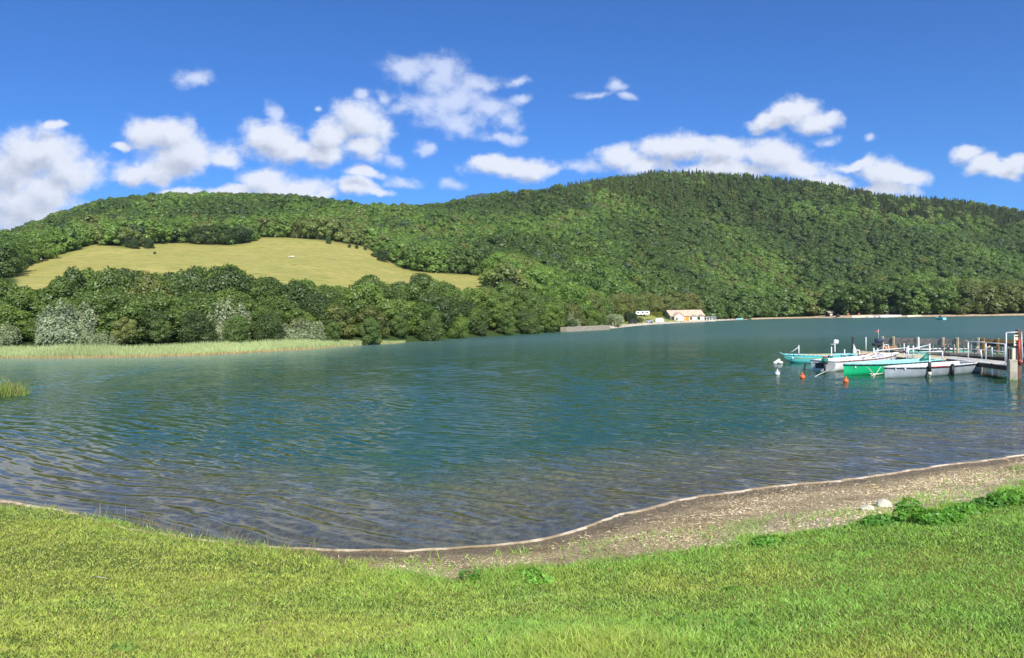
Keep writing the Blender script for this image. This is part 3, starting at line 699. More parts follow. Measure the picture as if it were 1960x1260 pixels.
n1 = vnoise(X_, Y_, 60, 11); n2 = vnoise(X_, Y_, 24, 12); n3 = vnoise(X_, Y_, 110, 13)
pc = np.clip((U_ - 850) / 250, 0, 1) * np.clip((up + .22 * (n1 - .5) - .55) / .22, 0, 1) * .92
pc = np.maximum(pc, (U_ > 1430) * np.clip((up + .3 * (n1 - .5) - .58) / .15, 0, 1) * np.clip((n3 - .35) * 6, .1, 1) * .9)
pc = np.maximum(pc, ((U_ > 185) & (U_ < 275) & (up > .93)) * .9)
pc = np.maximum(pc, (up > .96) * (U_ < 185) * .5)
con = rf.random(N_) < pc
hh = np.where(con, 7.2, 8.0) * np.exp(np.clip(rf.normal(size=N_), -2, 1.1) * .27) * (0.85 + .3 * n2)
hh = np.where(up < .08, hh * 1.25, hh)
PALf = np.array([DARK, MID, FRESH, OLIVE, BROWNG, BLUEG])
n4 = vnoise(X_, Y_ * .6, 42, 15); sel = (rf.random(N_) * .30 + n2 * .35 + n4 * .60)
ci = np.clip((sel * 5.2 - .6), 0, 4.99).astype(int)
colr = PALf[np.array([0, 1, 1, 2, 3])[ci]] * (0.72 + .60 * n4[:, None])
pick = rf.random(N_); colr[(pick > .97)] = BLUEG; colr[(pick > .07) & (pick < .10)] = np.array(YELG) * .7
cc = np.where((n3 > .52)[:, None] & (U_ < 1420)[:, None], np.array([[0.120, 0.175, 0.062]]), np.array([[0.055, 0.092, 0.036]]))
cc = np.where((rf.random(N_) < .25)[:, None], np.array([[0.095, 0.135, 0.055]]), cc)
colr = np.where(con[:, None], cc * np.array([1.5, 1.35, 1.2]), colr * np.array([1.24, 1.20, 1.10])) * (0.92 + .16 * rf.random(N_))[:, None]
lm_ = (up < .08) & (U_ > 1820) & (U_ < 1960); colr[lm_] = np.array(YELG) * .8
rad = hh * .36
# which ones show largest: every tree whose apparent size is greatest
app = hh * F / Y_
inv = (U_ > -20) & (U_ < 1980)
order = np.argsort(-np.where(inv & ~con, app, 0)); nind = max(0, 292 - sum(1 for o in COL.objects if o.get('category') in ('tree',)))
ind = set(order[:nind - 12].tolist())
far_ = [i for i in order[nind + 400:].tolist() if inv[i] and not con[i] and up[i] > .35]
ind |= set(far_[k * (len(far_) // 13)] for k in range(12)); nearlist = set(order[:nind - 12].tolist()); kfar = 0
oc = np.argsort(-np.where(inv & con & (U_ > 900) & (hh < 8.5), app + (up > .9) * 3, 0))[:46]
indc = set(oc.tolist())
def fzone(i):
    u, q = U_[i], up[i]
    band = 'at the hill foot' if q < .12 else 'low on the hill' if q < .35 else 'halfway up the hill' if q < .65 else 'high on the hill' if q < .9 else 'on the skyline'
    hz = ('far left' if u < 300 else 'above the meadow' if u < 800 else 'right of the meadow' if u < 1080 else 'above the stone quay' if u < 1200 else 'above the boathouse' if u < 1400
          else 'left of the beach' if u < 1560 else 'behind the beach' if u < 1730 else 'above the jetty')
    return band, hz
def cname(c):
    b = min(CN, key=lambda k: sum((a - q) ** 2 for a, q in zip(k, c))); return CN[b]
for i in sorted(ind):
    band, hz = fzone(i)
    if i not in nearlist: kfar += 1
    make_tree('forest_tree', (BR[i % 7][0], BR[i % 7][1]) if i in nearlist else (FB[kfar % 6], FT), (X_[i], Y_[i], Zg[i] - .1), hh[i] / HB, rf.random() * 6.28, tuple(colr[i]),
              f'{cname(colr[i])} {["rounded", "domed", "bushy"][i % 3]} tree {band}, {hz}', 'tree', f'forest trees {band}, {hz}', sx=1.12)
for i in sorted(indc):
    band, hz = fzone(i)
    make_tree('conifer_tree', (FC[i % 4], FT), (X_[i], Y_[i], Zg[i] - .1), hh[i] / HB * 1.25, rf.random() * 6.28, tuple(colr[i]),
              f'{"dark" if colr[i][1] < .08 else "pale"} pointed conifer {band}, {hz}', 'conifer', f'conifers {band}, {hz}')
rest = np.array([i for i in range(N_) if i not in ind and i not in indc])
kind_ = np.where(con[rest], 6 + rest % 4, rest % 6)
protos = {}
for o in COL.objects:
    if o.name.split('.')[0] == 'crown' and o.type == 'MESH': protos.setdefault(o.data.name, o)
def forest_mass(name, sel_, label):
    r = rest[sel_]
    me_ = bpy.data.meshes.new(name); me_.vertices.add(len(r)); me_.vertices.foreach_set('co', np.stack([X_[r], Y_[r], Zg[r] - .1], 1).astype(np.float32).ravel())
    for k, typ, arr in (('kind', 'INT', kind_[sel_]), ('tcol', 'FLOAT_COLOR', np.c_[colr[r], np.ones(len(r))]), ('rot', 'FLOAT_VECTOR', np.c_[rf.normal(size=(len(r), 2)) * .04, rf.random(len(r)) * 6.28]),
                        ('scl', 'FLOAT_VECTOR', np.stack([hh[r] / HB * np.where(con[r], 1.0, 1.13)] * 2 + [hh[r] / HB * np.where(con[r], 1.12, 1)], 1))):
        a = me_.attributes.new(k, typ, 'POINT'); a.data.foreach_set('color' if typ == 'FLOAT_COLOR' else 'vector' if typ == 'FLOAT_VECTOR' else 'value', arr.astype(np.int32) if typ == 'INT' else arr.astype(np.float32).ravel())
    o = link(name, me_, None, label, 'forest', kind='stuff')
    ng = bpy.data.node_groups.new('forest_scatter', 'GeometryNodeTree')
    ng.interface.new_socket('Geometry', in_out='INPUT', socket_type='NodeSocketGeometry'); ng.interface.new_socket('Geometry', in_out='OUTPUT', socket_type='NodeSocketGeometry')
    G = NT(ng); gi = G.n('NodeGroupInput'); go = G.n('NodeGroupOutput'); jn = G.n('GeometryNodeJoinGeometry')
    def named(nm, typ):
        q = G.n('GeometryNodeInputNamedAttribute', data_type=typ); q.inputs['Name'].default_value = nm; return [s for s in q.outputs if s.enabled and s.name == 'Attribute'][0]
    kd = named('kind', 'INT'); rt_ = named('rot', 'FLOAT_VECTOR'); sc__ = named('scl', 'FLOAT_VECTOR')
    for k, me_p in enumerate(FB + FC):
        if me_p.name not in protos: continue
        oi = G.n('GeometryNodeObjectInfo'); oi.inputs['Object'].default_value = protos[me_p.name]; oi.transform_space = 'ORIGINAL'
        sm_ = G.n('GeometryNodeSetMaterial'); ng.links.new(oi.outputs['Geometry'], sm_.inputs['Geometry']); sm_.inputs['Material'].default_value = M_leafi
        cmp_ = G.n('FunctionNodeCompare', data_type='INT', operation='EQUAL'); ii = [s for s in cmp_.inputs if s.enabled]
        ng.links.new(kd, ii[0]); ii[1].default_value = k
        ip = G.n('GeometryNodeInstanceOnPoints'); ng.links.new(gi.outputs[0], ip.inputs['Points']); ng.links.new(cmp_.outputs[0], ip.inputs['Selection'])
        ng.links.new(sm_.outputs[0], ip.inputs['Instance']); ng.links.new(rt_, ip.inputs['Rotation']); ng.links.new(sc__, ip.inputs['Scale'])
        ng.links.new(ip.outputs[0], jn.inputs[0])
    ng.links.new(jn.outputs[0], go.inputs[0])
    md_ = o.modifiers.new('scatter', 'NODES'); md_.node_group = ng
    return o
forest_mass('hillside_forest', np.ones(len(rest), bool), 'dense green broadleaf and conifer forest covering the whole hillside')
print('forest', N_, 'individual', len(ind), len(indc), 'protos', [m.name in protos for m in FB + FC])

# ------------------------------------------------------------------ shore vegetation
def blades(name, X, Y, Z, hgt, wid, lean, col, m, kind='stuff', segs=2, rg=rng, curve=.5, lean_dir=None):
    """curved grass blades; each a strip of quads narrowing to the tip, tint per blade in 'bcol'"""
    n = len(X); a = rg.random(n) * 6.283; ld = rg.random(n) * 6.283 if lean_dir is None else lean_dir
    w = np.stack([np.cos(a), np.sin(a), 0 * a], 1) * wid[:, None] * .5
    dl = np.stack([np.cos(ld), np.sin(ld)], 1) * (lean * hgt)[:, None]
    rowsv = []
    for k in range(segs + 1):
        t = k / segs
        c = np.stack([X + dl[:, 0] * t ** (1 + curve), Y + dl[:, 1] * t ** (1 + curve), Z + hgt * t * (1 - .25 * lean * t)], 1)
        ww = w * (1 - .85 * t ** 1.5)
        rowsv += [c - ww, c + ww]
    V = np.stack(rowsv, 1); nv = 2 * (segs + 1)
    base = np.arange(n)[:, None] * nv
    idx = np.concatenate([base + np.array([2 * k, 2 * k + 1, 2 * k + 3, 2 * k + 2]) for k in range(segs)], 1).reshape(-1)
    cf = np.repeat(np.c_[col, np.ones(n)], segs, 0)
    me_ = mesh_np(name, V.reshape(-1, 3), 4, idx, [m], {'bcol': ('FACE', 'FLOAT_COLOR', cf)})
    return me_
def bladem(name, transl=.35, rough=.5, spec=.03):
    m = bpy.data.materials.new(name); m.use_nodes = True; t = m.node_tree; T = NT(t)
    t.nodes.remove(t.nodes['Principled BSDF'])
    c = T.n('ShaderNodeAttribute', attribute_name='bcol').outputs['Color']
    d = T.n('ShaderNodeBsdfDiffuse'); T.put(d.inputs[0], c); tr = T.n('ShaderNodeBsdfTranslucent'); T.put(tr.inputs[0], T.vm('MULTIPLY', c, (1.15, 1.1, .6)))
    gl = T.n('ShaderNodeBsdfGlossy'); gl.inputs['Roughness'].default_value = rough
    m1 = T.n('ShaderNodeMixShader'); m1.inputs[0].default_value = transl; T.put(m1.inputs[1], d.outputs[0]); T.put(m1.inputs[2], tr.outputs[0])
    m2 = T.n('ShaderNodeMixShader'); m2.inputs[0].default_value = spec; T.put(m2.inputs[1], m1.outputs[0]); T.put(m2.inputs[2], gl.outputs[0])
    t.links.new(m2.outputs[0], t.nodes['Material Output'].inputs[0]); return m
M_blade = bladem('grass_blades', .48); M_reed = bladem('reed_blades', .3)
# reeds on the far left shore
n = 60000; ru = rng.uniform(-420, 775, n); k_ = rng.random(n)
dsr = d0(ru); wide = np.clip((775 - ru) / 260, .12, 1) * 4.2
dr = dsr - 2.2 * np.clip((775 - ru) / 400, .25, 1) + k_ * wide; xr = (ru - 980) / F * dr
hr = np.interp(ru, [-400, 0, 300, 640, 775], [.80, .76, .74, .6, .25]) * (.75 + .4 * rng.random(n)) * (0.85 + .3 * vnoise(xr, dr, 3, 3))
pal = np.array([[.56, .62, .30], [.44, .55, .25], [.62, .64, .34], [.36, .48, .20]])[rng.integers(0, 4, n)] * (0.8 + .4 * vnoise(xr, dr, 6, 9))[:, None]
zr = np.maximum(zfar(ru, dr), -.25)
me = blades('reeds', xr, dr, zr, hr, np.full(n, .045), .12 + .15 * rng.random(n), pal, M_reed)
link('reed_bed', me, None, 'pale green reed bed along the left far shore in front of the wood', 'reeds', kind='stuff')
n = 22000; ru = rng.uniform(-420, 770, n); dr = d0(ru) - 2.25 * np.clip((775 - ru) / 400, .25, 1) + rng.random(n) * .35; xr = (ru - 980) / F * dr
me = blades('reeds', xr, dr, np.zeros(n) - .1, .15 + .2 * rng.random(n), np.full(n, .05), .1 + .2 * rng.random(n), np.array([.62, .46, .24]) * (0.7 + .5 * rng.random(n))[:, None], M_reed)
link('reed_stubble', me, None, 'dry brownish reed stems at the water edge of the reed bed', 'reeds', kind='stuff')
# reed clump in the water at the left edge
def clump(cx, cy, r, n, h, name, label, seed):
    rg = np.random.default_rng(seed); a = rg.random(n) * 6.283; q = np.sqrt(rg.random(n)) * r
    X = q * np.cos(a) * 1.5; Y = q * np.sin(a)
    hh_ = h * (1 - .35 * (q / r) ** 2) * (.55 + .5 * rg.random(n))
    pal = np.array([[.30, .40, .10], [.22, .33, .07], [.40, .44, .15], [.42, .33, .14]])[rg.choice(4, n, p=[.4, .3, .2, .1])] * (.75 + .5 * rg.random(n))[:, None]
    me_ = blades('leaves', X, Y, np.full(n, -.15), hh_, np.full(n, .022), .15 + .45 * rg.random(n), pal, M_reed, segs=3, rg=rg)
    o = link(name, me_, None, label, 'reeds'); o.location = (cx, cy, 0); return o
c = P(16, 757); clump(c.x, c.y, .52, 700, .98, 'reed_clump', 'bushy green reed clump standing in the lake at the left edge', 1)
c = P(-50, 760); clump(c.x, c.y, .9, 1200, 1.0, 'reed_clump', 'wide reed clump in the lake just past the left frame edge', 2)
# lawn
rl = np.random.default_rng(77)
def lawn_pts(n, x0, x1, y0, y1):
    X = rl.uniform(x0, x1, n); Y = rl.uniform(y0, y1, n); return X, Y
zones = []
tot = 0
for (y0, y1, dens) in ((2.6, 4.2, 9500), (4.2, 5.6, 6500), (5.6, 7.5, 4200), (7.5, 10, 2600), (10, 14, 1500)):
    xm = (y1 * .74 + 3.6)
    nn = int(dens * (y1 - y0) * 2 * xm)
    zones.append(lawn_pts(nn, -xm, xm, y0, y1))
zones.append(lawn_pts(24000, -24, -8, 6, 22)); zones.append(lawn_pts(26000, 8, 22, 4, 15)); zones.append(lawn_pts(22000, -8, 8, -1, 2.6))
X = np.concatenate([z[0] for z in zones]); Y = np.concatenate([z[1] for z in zones])
gs = grass_sd(X, Y); edge = gs + .25 * (vnoise(X, Y, .5, 4) - .5) + .12 * (vnoise(X, Y, .15, 5) - .5)
ok = (edge > 0) & ((near_sd(X, Y) > -.12) | (gs > .3)) | (near_sd(X, Y) > .35) & ((edge > -.9) & (rl.random(len(X)) < (.05 + .12 * (vnoise(X, Y, .45, 8) > .62)) * (X > -2)))
X, Y, gs, edge = X[ok], Y[ok], gs[ok], edge[ok]; n = len(X)
Z = znear(X, Y)
big = np.exp(-((X - .42) ** 2 / .5 + (Y - 4.35) ** 2 / .35))          # long grass clump at the bottom centre
rim = np.exp(-np.clip(gs, 0, 9) / .32) * np.clip(.35 + 1.1 * vnoise(X, Y, .8, 6), 0, 1.2)
hb = (.017 + .018 * rl.random(n)) * (1 + .5 * (vnoise(X, Y, .25, 12) - .5)) + rim * .09 * rl.random(n) + np.clip(big, 0, 1) * .10 * rl.random(n)
wb = .0032 + .0028 * rl.random(n) + .0005 * Y
g1_ = vnoise(X, Y, 1.6, 21); g2_ = vnoise(X, Y, .45, 22); g3_ = vnoise(X, Y, .09, 23)
yel = np.clip(.50 - X / 9 + .9 * (g1_ - .5) + .6 * (g2_ - .5), 0, 1)
yel = np.maximum(yel, np.exp(-((X - 1.95) ** 2 / .45 + (Y - 3.9) ** 2 / .25)) * .95)      # dry patch bottom right
yel = np.maximum(yel, np.exp(-((X + 1.9) ** 2 / .8 + (Y - 4.9) ** 2 / .3)) * .8)
yel = np.maximum(yel, np.clip(big, 0, 1) * .8) * (1 - .75 * np.clip(rim, 0, 1))
GA = np.array([.34, .58, .11]); GB = np.array([.54, .64, .125]); GC = np.array([.58, .50, .20])
cb = GA + (GB - GA) * yel[:, None]
dry = rl.random(n) < (.03 + .12 * yel); cb[dry] = GC
cb *= (.74 + .52 * rl.random(n))[:, None] * (.8 + .4 * g3_)[:, None]
me = blades('lawn', X, Y, Z - .004, hb, wb, .45 + .75 * rl.random(n), cb, M_blade, segs=2, rg=rl)
link('lawn_grass', me, None, 'short sunlit lawn grass in the foreground, greener towards the right', 'grass', kind='stuff')
print('lawn blades', n)
# broad leaves in the lawn (clover, plantain)
n = 5200; X = rl.uniform(-6.5, 8.5, n); Y = rl.uniform(3, 11, n); ok = grass_sd(X, Y) > .1; ok &= (vnoise(X, Y, .5, 31) > .5); X, Y = X[ok], Y[ok]; n = len(X)
C_ = np.stack([X, Y, znear(X, Y) + .028 + .012 * rl.random(n)], 1)
Q = leafcards(C_, nz(rl.normal(size=(n, 3)) * .35 + [0, 0, 1]), .009 + .013 * rl.random(n), rl, .6)
cbf = np.array([.15, .30, .05]) * (.6 + .8 * rl.random(n))[:, None]
me = mesh_np('clover', Q.reshape(-1, 3), 4, np.arange(4 * n), [M_blade], {'bcol': ('FACE', 'FLOAT_COLOR', np.c_[cbf, np.ones(n)])})
link('clover_leaves', me, None, 'small broad clover leaves scattered through the lawn', 'clover', kind='stuff')
# leafy weeds
def weed(px, py, r, h, n, label, seed, flowers=0, col=(.17, .40, .05), name='leafy_weed', lsz=.028):
    rg = np.random.default_rng(seed); x, y, z = hit_near(px, py)
    a = rg.random(n) * 6.283; q = np.sqrt(rg.random(n)) * r
    hz = h * (.25 + .75 * rg.random(n) ** .7) * (1 - .45 * (q / r) ** 2)
    C_ = np.stack([q * np.cos(a) * 1.25, q * np.sin(a), hz], 1)
    Q = leafcards(C_, nz(np.stack([np.cos(a) * .5, np.sin(a) * .5, np.full(n, .9)], 1) + rg.normal(size=(n, 3)) * .45), lsz * (.6 + .8 * rg.random(n)), rg, .45)
    cc_ = np.array(col) * (.6 + .9 * rg.random(n))[:, None]
    me_ = mesh_np('leaves', Q.reshape(-1, 3), 4, np.arange(4 * n), [M_blade], {'bcol': ('FACE', 'FLOAT_COLOR', np.c_[cc_, np.ones(n)])})
    o = empty(name, (x, y, z - .01), label, 'plant', 'leafy weeds on the lawn edge')
    link('leaves', me_, o)
    ns = max(8, n // 12); a = rg.random(ns) * 6.283; q = np.sqrt(rg.random(ns)) * r * .8
    link('stems', blades('stems', q * np.cos(a) * 1.2, q * np.sin(a), np.zeros(ns), h * (.6 + .35 * rg.random(ns)), np.full(ns, .006), .1 + .3 * rg.random(ns), np.tile([.13, .24, .05], (ns, 1)), M_blade, rg=rg), o)
    if flowers:
        C2 = np.stack([(rg.random(flowers) - .5) * r * .9, (rg.random(flowers) - .5) * r * .5, h * (.95 + .2 * rg.random(flowers))], 1)
        bm = bmesh.new()
        for c_ in C2:
            for k in range(6):
                v = [bm.verts.new(Vector(c_) + Vector((s * math.cos(b), s * math.sin(b), .002))) for s, b in ((0, 0), (.011, k * 1.047 - .3), (.016, k * 1.047), (.011, k * 1.047 + .3))]
                bm.faces.new(v)
        me2 = bpy.data.meshes.new('flowers'); bm.to_mesh(me2); bm.free(); me2.materials.append(M_yel); link('flowers', me2, o)
    return o
M_yel = mat('yellow_petal', base=(.75, .45, .03), rough=.6)
weed(1742, 998, .13, .26, 330, 'tall leafy weed with small yellow flowers right of the two pale stones', 1, 4)
weed(1800, 1000, .20, .14, 420, 'broad leafy weed right of the yellow flowered one', 2, 2)
weed(1852, 984, .18, .12, 300, 'low leafy weed at the lawn edge, rightmost of the bank of three', 3, 0)
weed(1690, 1002, .17, .09, 240, 'low leafy weed in front of the two pale stones', 4, 0, (.14, .36, .05))
weed(1938, 968, .20, .19, 420, 'leafy weed on the lawn edge at the right frame edge', 5, 0)
weed(1895, 972, .16, .13, 260, 'small dark leafy weed left of the right edge weed', 6, 0, (.12, .30, .045))
weed(1032, 1116, .11, .09, 170, 'small leafy weed on the lawn edge near the middle', 7, 0, (.26, .50, .08))
weed(1015, 1102, .10, .09, 120, 'tiny leafy weed just above the middle one', 8, 0, (.24, .46, .08))
weed(1470, 1042, .14, .10, 170, 'low leafy weed on the lawn edge below the gravel on the right', 9, 0)
weed(1435, 1205, .07, .035, 34, 'bright broad leaves of a dandelion in the lower right lawn', 10, 0, (.2, .36, .07), 'dandelion', .045)
weed(1405, 1130, .07, .03, 24, 'dandelion leaves in the lawn above the other dandelion', 11, 0, (.18, .34, .06), 'dandelion', .035)
weed(230, 1245, .09, .03, 26, 'dandelion leaves at the lower left corner of the lawn', 12, 0, (.17, .3, .06), 'dandelion', .04)
weed(900, 1112, .09, .14, 60, 'tall grassy weed where the gravel meets the lawn', 13, 0, (.12, .28, .04))
# dry grass stalks on the lawn's rim over the water
n = 420; px_ = np.concatenate([rl.uniform(180, 620, 300), rl.uniform(880, 1300, 120)]); pts = np.array([hit_near(a, np.interp(a, [p[0] for p in GE_PX], [p[1] for p in GE_PX]) + rl.uniform(-2, 8)) for a in px_])
me = blades('stalks', pts[:, 0], pts[:, 1], pts[:, 2], .10 + .16 * rl.random(n), np.full(n, .005), .2 + .5 * rl.random(n), np.array([.36, .30, .13]) * (.7 + .6 * rl.random(n))[:, None], M_blade, segs=3, rg=rl)
link('dry_grass_stalks', me, None, 'thin dry grass stalks along the lawn rim over the water', 'grass', kind='stuff')
# gravel, shells and reed litter on the beach
def stones(name, X, Y, Z, s, cols, m, flat=.5, rg=rl):
    n = len(X); base = np.array([[1, 0, 0], [.3, .95, 0], [-.8, .6, 0], [-.8, -.6, 0], [.3, -.95, 0], [.1, 0, 1]], float)
    a = rg.random(n) * 6.283; ca, sa = np.cos(a), np.sin(a); el = .6 + .4 * rg.random(n)
    b = base[None] * (0.8 + .4 * rg.random((n, 6, 1))); b[:, :, 1] *= el[:, None]; b[:, :, 2] *= flat
    x = b[:, :, 0] * ca[:, None] - b[:, :, 1] * sa[:, None]; y = b[:, :, 0] * sa[:, None] + b[:, :, 1] * ca[:, None]
    V = np.stack([X[:, None] + x * s[:, None], Y[:, None] + y * s[:, None], Z[:, None] + b[:, :, 2] * s[:, None] - .1 * s[:, None]], -1)
    tri = np.array([[0, 1, 5], [1, 2, 5], [2, 3, 5], [3, 4, 5], [4, 0, 5]]).ravel()
    idx = (np.arange(n)[:, None] * 6 + tri[None]).ravel()
    return mesh_np(name, V.reshape(-1, 3), 3, idx, [m], {'bcol': ('FACE', 'FLOAT_COLOR', np.repeat(np.c_[cols, np.ones(n)], 5, 0))})
M_peb = bladem('pebble', 0, .5, .04)
n = 150000; X = rl.uniform(-9, 12, n); Y = rl.uniform(7.2, 14.5, n); s0 = near_sd(X, Y); g0 = grass_sd(X, Y)
mac = vnoise(X + Y * .3, (Y - X * .35) * 2.2, 1.1, 81); mac2 = vnoise(X, Y, .35, 82)
ok = (s0 > -.25) & (g0 < .15) & (rl.random(n) < np.clip(1.9 - 2.6 * mac * (.6 + .8 * mac2), .12, 1)); mac = mac[ok]; X, Y, s0 = X[ok], Y[ok], s0[ok]; n = len(X)
wetness = np.clip((.70 - s0 + .7 * (vnoise(X, Y, .9, 41) - .5)) / .5, 0, 1)
cl_ = np.array([[.62, .49, .30], [.46, .345, .19], [.22, .15, .08], [.80, .71, .53], [.36, .30, .21]])[rl.choice(5, n, p=[.25, .27, .25, .12, .11])]
cl_ = cl_ * (1 - .62 * wetness)[:, None] * (1.35 - .55 * mac)[:, None] * (.8 + .4 * rl.random(n))[:, None]
sz = (.006 + .016 * rl.random(n) ** 4) * (.7 + .6 * vnoise(X, Y, .7, 71)) + .0005 * Y
me = stones('gravel', X, Y, znear(X, Y), sz, cl_, M_peb)
link('beach_gravel', me, None, 'brown and cream gravel covering the beach strip between water and lawn', 'gravel', kind='stuff')
n = 11000; X = rl.uniform(-4, 12, n); Y = rl.uniform(7.8, 14.5, n); s0 = near_sd(X, Y); g0 = grass_sd(X, Y); den = vnoise(X + Y * .3, (Y - X * .3) * 3, .8, 44)
ok = (s0 > .25) & (g0 < .1) & (rl.random(n) < np.clip(den * 2 - .6, 0.08, 1)); X, Y, s0 = X[ok], Y[ok], s0[ok]; n = len(X); Z = znear(X, Y)
a = rl.normal(size=n) * 1.1 + .4; L = (.012 + .05 * rl.random(n) ** 4); w = .002 + .0025 * rl.random(n)
dx = np.stack([np.cos(a) * L, np.sin(a) * L, rl.normal(size=n) * .01], 1); dy = np.stack([-np.sin(a) * w, np.cos(a) * w, 0 * a], 1); c0 = np.stack([X, Y, Z + .012], 1)
V = np.stack([c0 - dx - dy, c0 + dx - dy, c0 + dx + dy, c0 - dx + dy, c0 - dx + [0, 0, .006], c0 + dx + [0, 0, .006]], 1)
idx = (np.arange(n)[:, None] * 6 + np.array([0, 1, 5, 4, 4, 5, 2, 3])[None]).ravel()
cs_ = np.array([[.62, .50, .29], [.36, .24, .11], [.16, .10, .05]])[rl.choice(3, n, p=[.45, .35, .2])] * (.75 + .5 * rl.random(n))[:, None]
me = mesh_np('litter', V.reshape(-1, 3), 4, idx, [M_peb], {'bcol': ('FACE', 'FLOAT_COLOR', np.repeat(np.c_[cs_, np.ones(n)], 2, 0))})
link('reed_litter', me, None, 'straw coloured reed and twig litter washed up on the beach', 'litter', kind='stuff')
# foam line
def foam_path():
    k = (SHORE[:, 0] > -16) & (SHORE[:, 0] < 16); p = SHORE[k]; q = []
    for a, b in zip(p[:-1], p[1:]):
        L = np.hypot(*(b - a)); m = max(1, int(L / .02))
        for t in range(m): q.append(a + (b - a) * t / m)
    return np.array(q)
fp = foam_path(); tg = np.gradient(fp, axis=0); tg /= np.linalg.norm(tg, axis=1)[:, None] + 1e-9; nn_ = np.stack([tg[:, 1], -tg[:, 0]], 1)
sgn = near_sd(fp[:, 0] + nn_[:, 0] * .3, fp[:, 1] + nn_[:, 1] * .3); nn_ *= np.sign(np.median(sgn))
L_ = np.arange(len(fp)) * .02; wv = vnoise(L_, L_ * 0, 1.1, 51); w2_ = vnoise(L_, L_ * 0, .22, 52); w3_ = vnoise(L_, L_ * 0, .05, 53)
width = (.010 + .055 * wv * (.4 + w2_)) * np.clip((vnoise(L_, L_ * 0, 3.0, 54) - .12) * 5, .15, 1)
width *= np.where((fp[:, 0] > -7.0) & (fp[:, 0] < -3.3), .02, 1)
off = .03 * (w2_ - .5) + .14 * (wv - .5)
rows_ = []
for t in np.linspace(-1, 1, 7):
    q = fp + nn_ * (off + t * width + .035 * (w3_ - .5) + .03 * (w2_ - .5))[:, None]
    z = np.maximum(znear(q[:, 0], q[:, 1]), 0.0) + .002 + (1 - t * t) * (.016 + .012 * w3_)
    z[:] = np.where(abs(t) > .99, np.maximum(znear(q[:, 0], q[:, 1]), 0.0) - .006, z)
    rows_.append(np.c_[q, z])
rows_ = np.array(rows_)
def m_foam(T, b):
    pos = T.n('ShaderNodeNewGeometry').outputs['Position']; nn2 = T.noise(pos, 30, 4, .7); n5 = T.noise(pos, 2.2, 3, .6)
    T.put(b.inputs['Base Color'], T.mixc(T.ramp(n5, .38, .55), T.mixc(nn2, (.42, .34, .23, 1), (.68, .60, .47, 1)), (.30, .23, .14, 1)))
    b.inputs['Subsurface Weight'].default_value = 0.0
    bp = T.n('ShaderNodeBump'); bp.inputs['Strength'].default_value = .7; bp.inputs['Distance'].default_value = .01; T.put(bp.inputs['Height'], nn2); T.put(b.inputs['Normal'], bp.outputs[0])
M_foam = mat('foam', m_foam, rough=.8)
link('shore_foam', mesh_np('foam', rows_.reshape(-1, 3), 4, grid_idx(7, len(fp)), [M_foam], smooth=True), None, 'cream foam line where the lake meets the near beach', 'foam', kind='stuff')
# two pale stones and the feather
def rock(px, py, sx, sy, sz, label, seed):
    x, y, z = hit_near(px, py); bm = bmesh.new(); bmesh.ops.create_icosphere(bm, subdivisions=3, radius=1)
    rg = random.Random(seed); pl = [(Vector((rg.uniform(-1, 1), rg.uniform(-1, 1), rg.uniform(-.2, 1))).normalized(), rg.uniform(.55, .85)) for _ in range(14)]
    for v in bm.verts:
        for nrm_, dd_ in pl:
            e = v.co.dot(nrm_) - dd_
            if e > 0: v.co -= nrm_ * e
        v.co = Vector((v.co.x * sx, v.co.y * sy, v.co.z * sz))
    me_ = bpy.data.meshes.new('stone'); bm.to_mesh(me_); bm.free(); me_.materials.append(M_rock)
    o = link('stone', me_, None, label, 'stone', 'pale stones by the lawn edge'); o.location = (x, y, z + sz * .35); o.rotation_euler = (.15, .1, seed); return o
M_rock = mat('pale_limestone', base=(.62, .58, .47), rough=.9, var=.25, vscale=9)
rock(1661, 976, .115, .09, .055, 'smaller flat pale stone on the beach, left of the two', 1)
rock(1693, 970, .135, .10, .065, 'larger wedge shaped pale stone on the beach, right of the two', 5)
x, y, z = hit_near(192, 1110)
me_ = blades('feather', np.array([-.09, -.085, -.08]), np.array([0, .004, -.004]), np.array([.03, .03, .03]), np.full(3, .02), np.full(3, .02), np.full(3, 8.0), np.tile([.7, .72, .68], (3, 1)), M_blade, lean_dir=np.array([0., .03, -.03]))
o = link('feather', me_, None, 'long pale feather lying on the lawn at the left', 'feather'); o.location = (x, y, z + .0)

# ------------------------------------------------------------------ jetty, boats, buoys
M_alu = mat('white_tube', base=(.72, .74, .74), rough=.45, var=.15, vscale=3)
M_plank = mat('dock_planks', base=(.66, .58, .40), rough=.85, var=.3, vscale=5)
M_plankd = mat('weathered_wood', base=(.34, .30, .24), rough=.9, var=.45, vscale=4)
M_wdark = mat('dark_wet_wood', base=(.035, .028, .022), rough=.8, var=.4, vscale=4)
M_wor = mat('orange_stained_wood', base=(.36, .20, .075), rough=.8, var=.35, vscale=4)
M_wpost = mat('pale_post_wood', base=(.52, .44, .30), rough=.85, var=.3, vscale=5)  # paler base colour for fence posts, gangway braces and the thin pile
M_conc = mat('concrete', base=(.50, .45, .35), rough=.9, var=.35, vscale=3)
M_black = mat('black_rubber', base=(.012, .013, .014), rough=.55)
M_rope = mat('rope', base=(.68, .68, .58), rough=.9)
M_red = mat('red_plastic', base=(.62, .045, .03), rough=.45, var=.1)
M_orange = mat('orange_buoy_plastic', base=(.80, .16, .04), rough=.4, var=.15, vscale=6)
M_white = mat('white_paint', base=(.78, .78, .76), rough=.4, var=.10, vscale=4)
M_yelb = mat('yellow_buoy_plastic', base=(.75, .62, .04), rough=.4)
M_cream = mat('cream_board', base=(.72, .69, .50), rough=.6, var=.08, vscale=3)
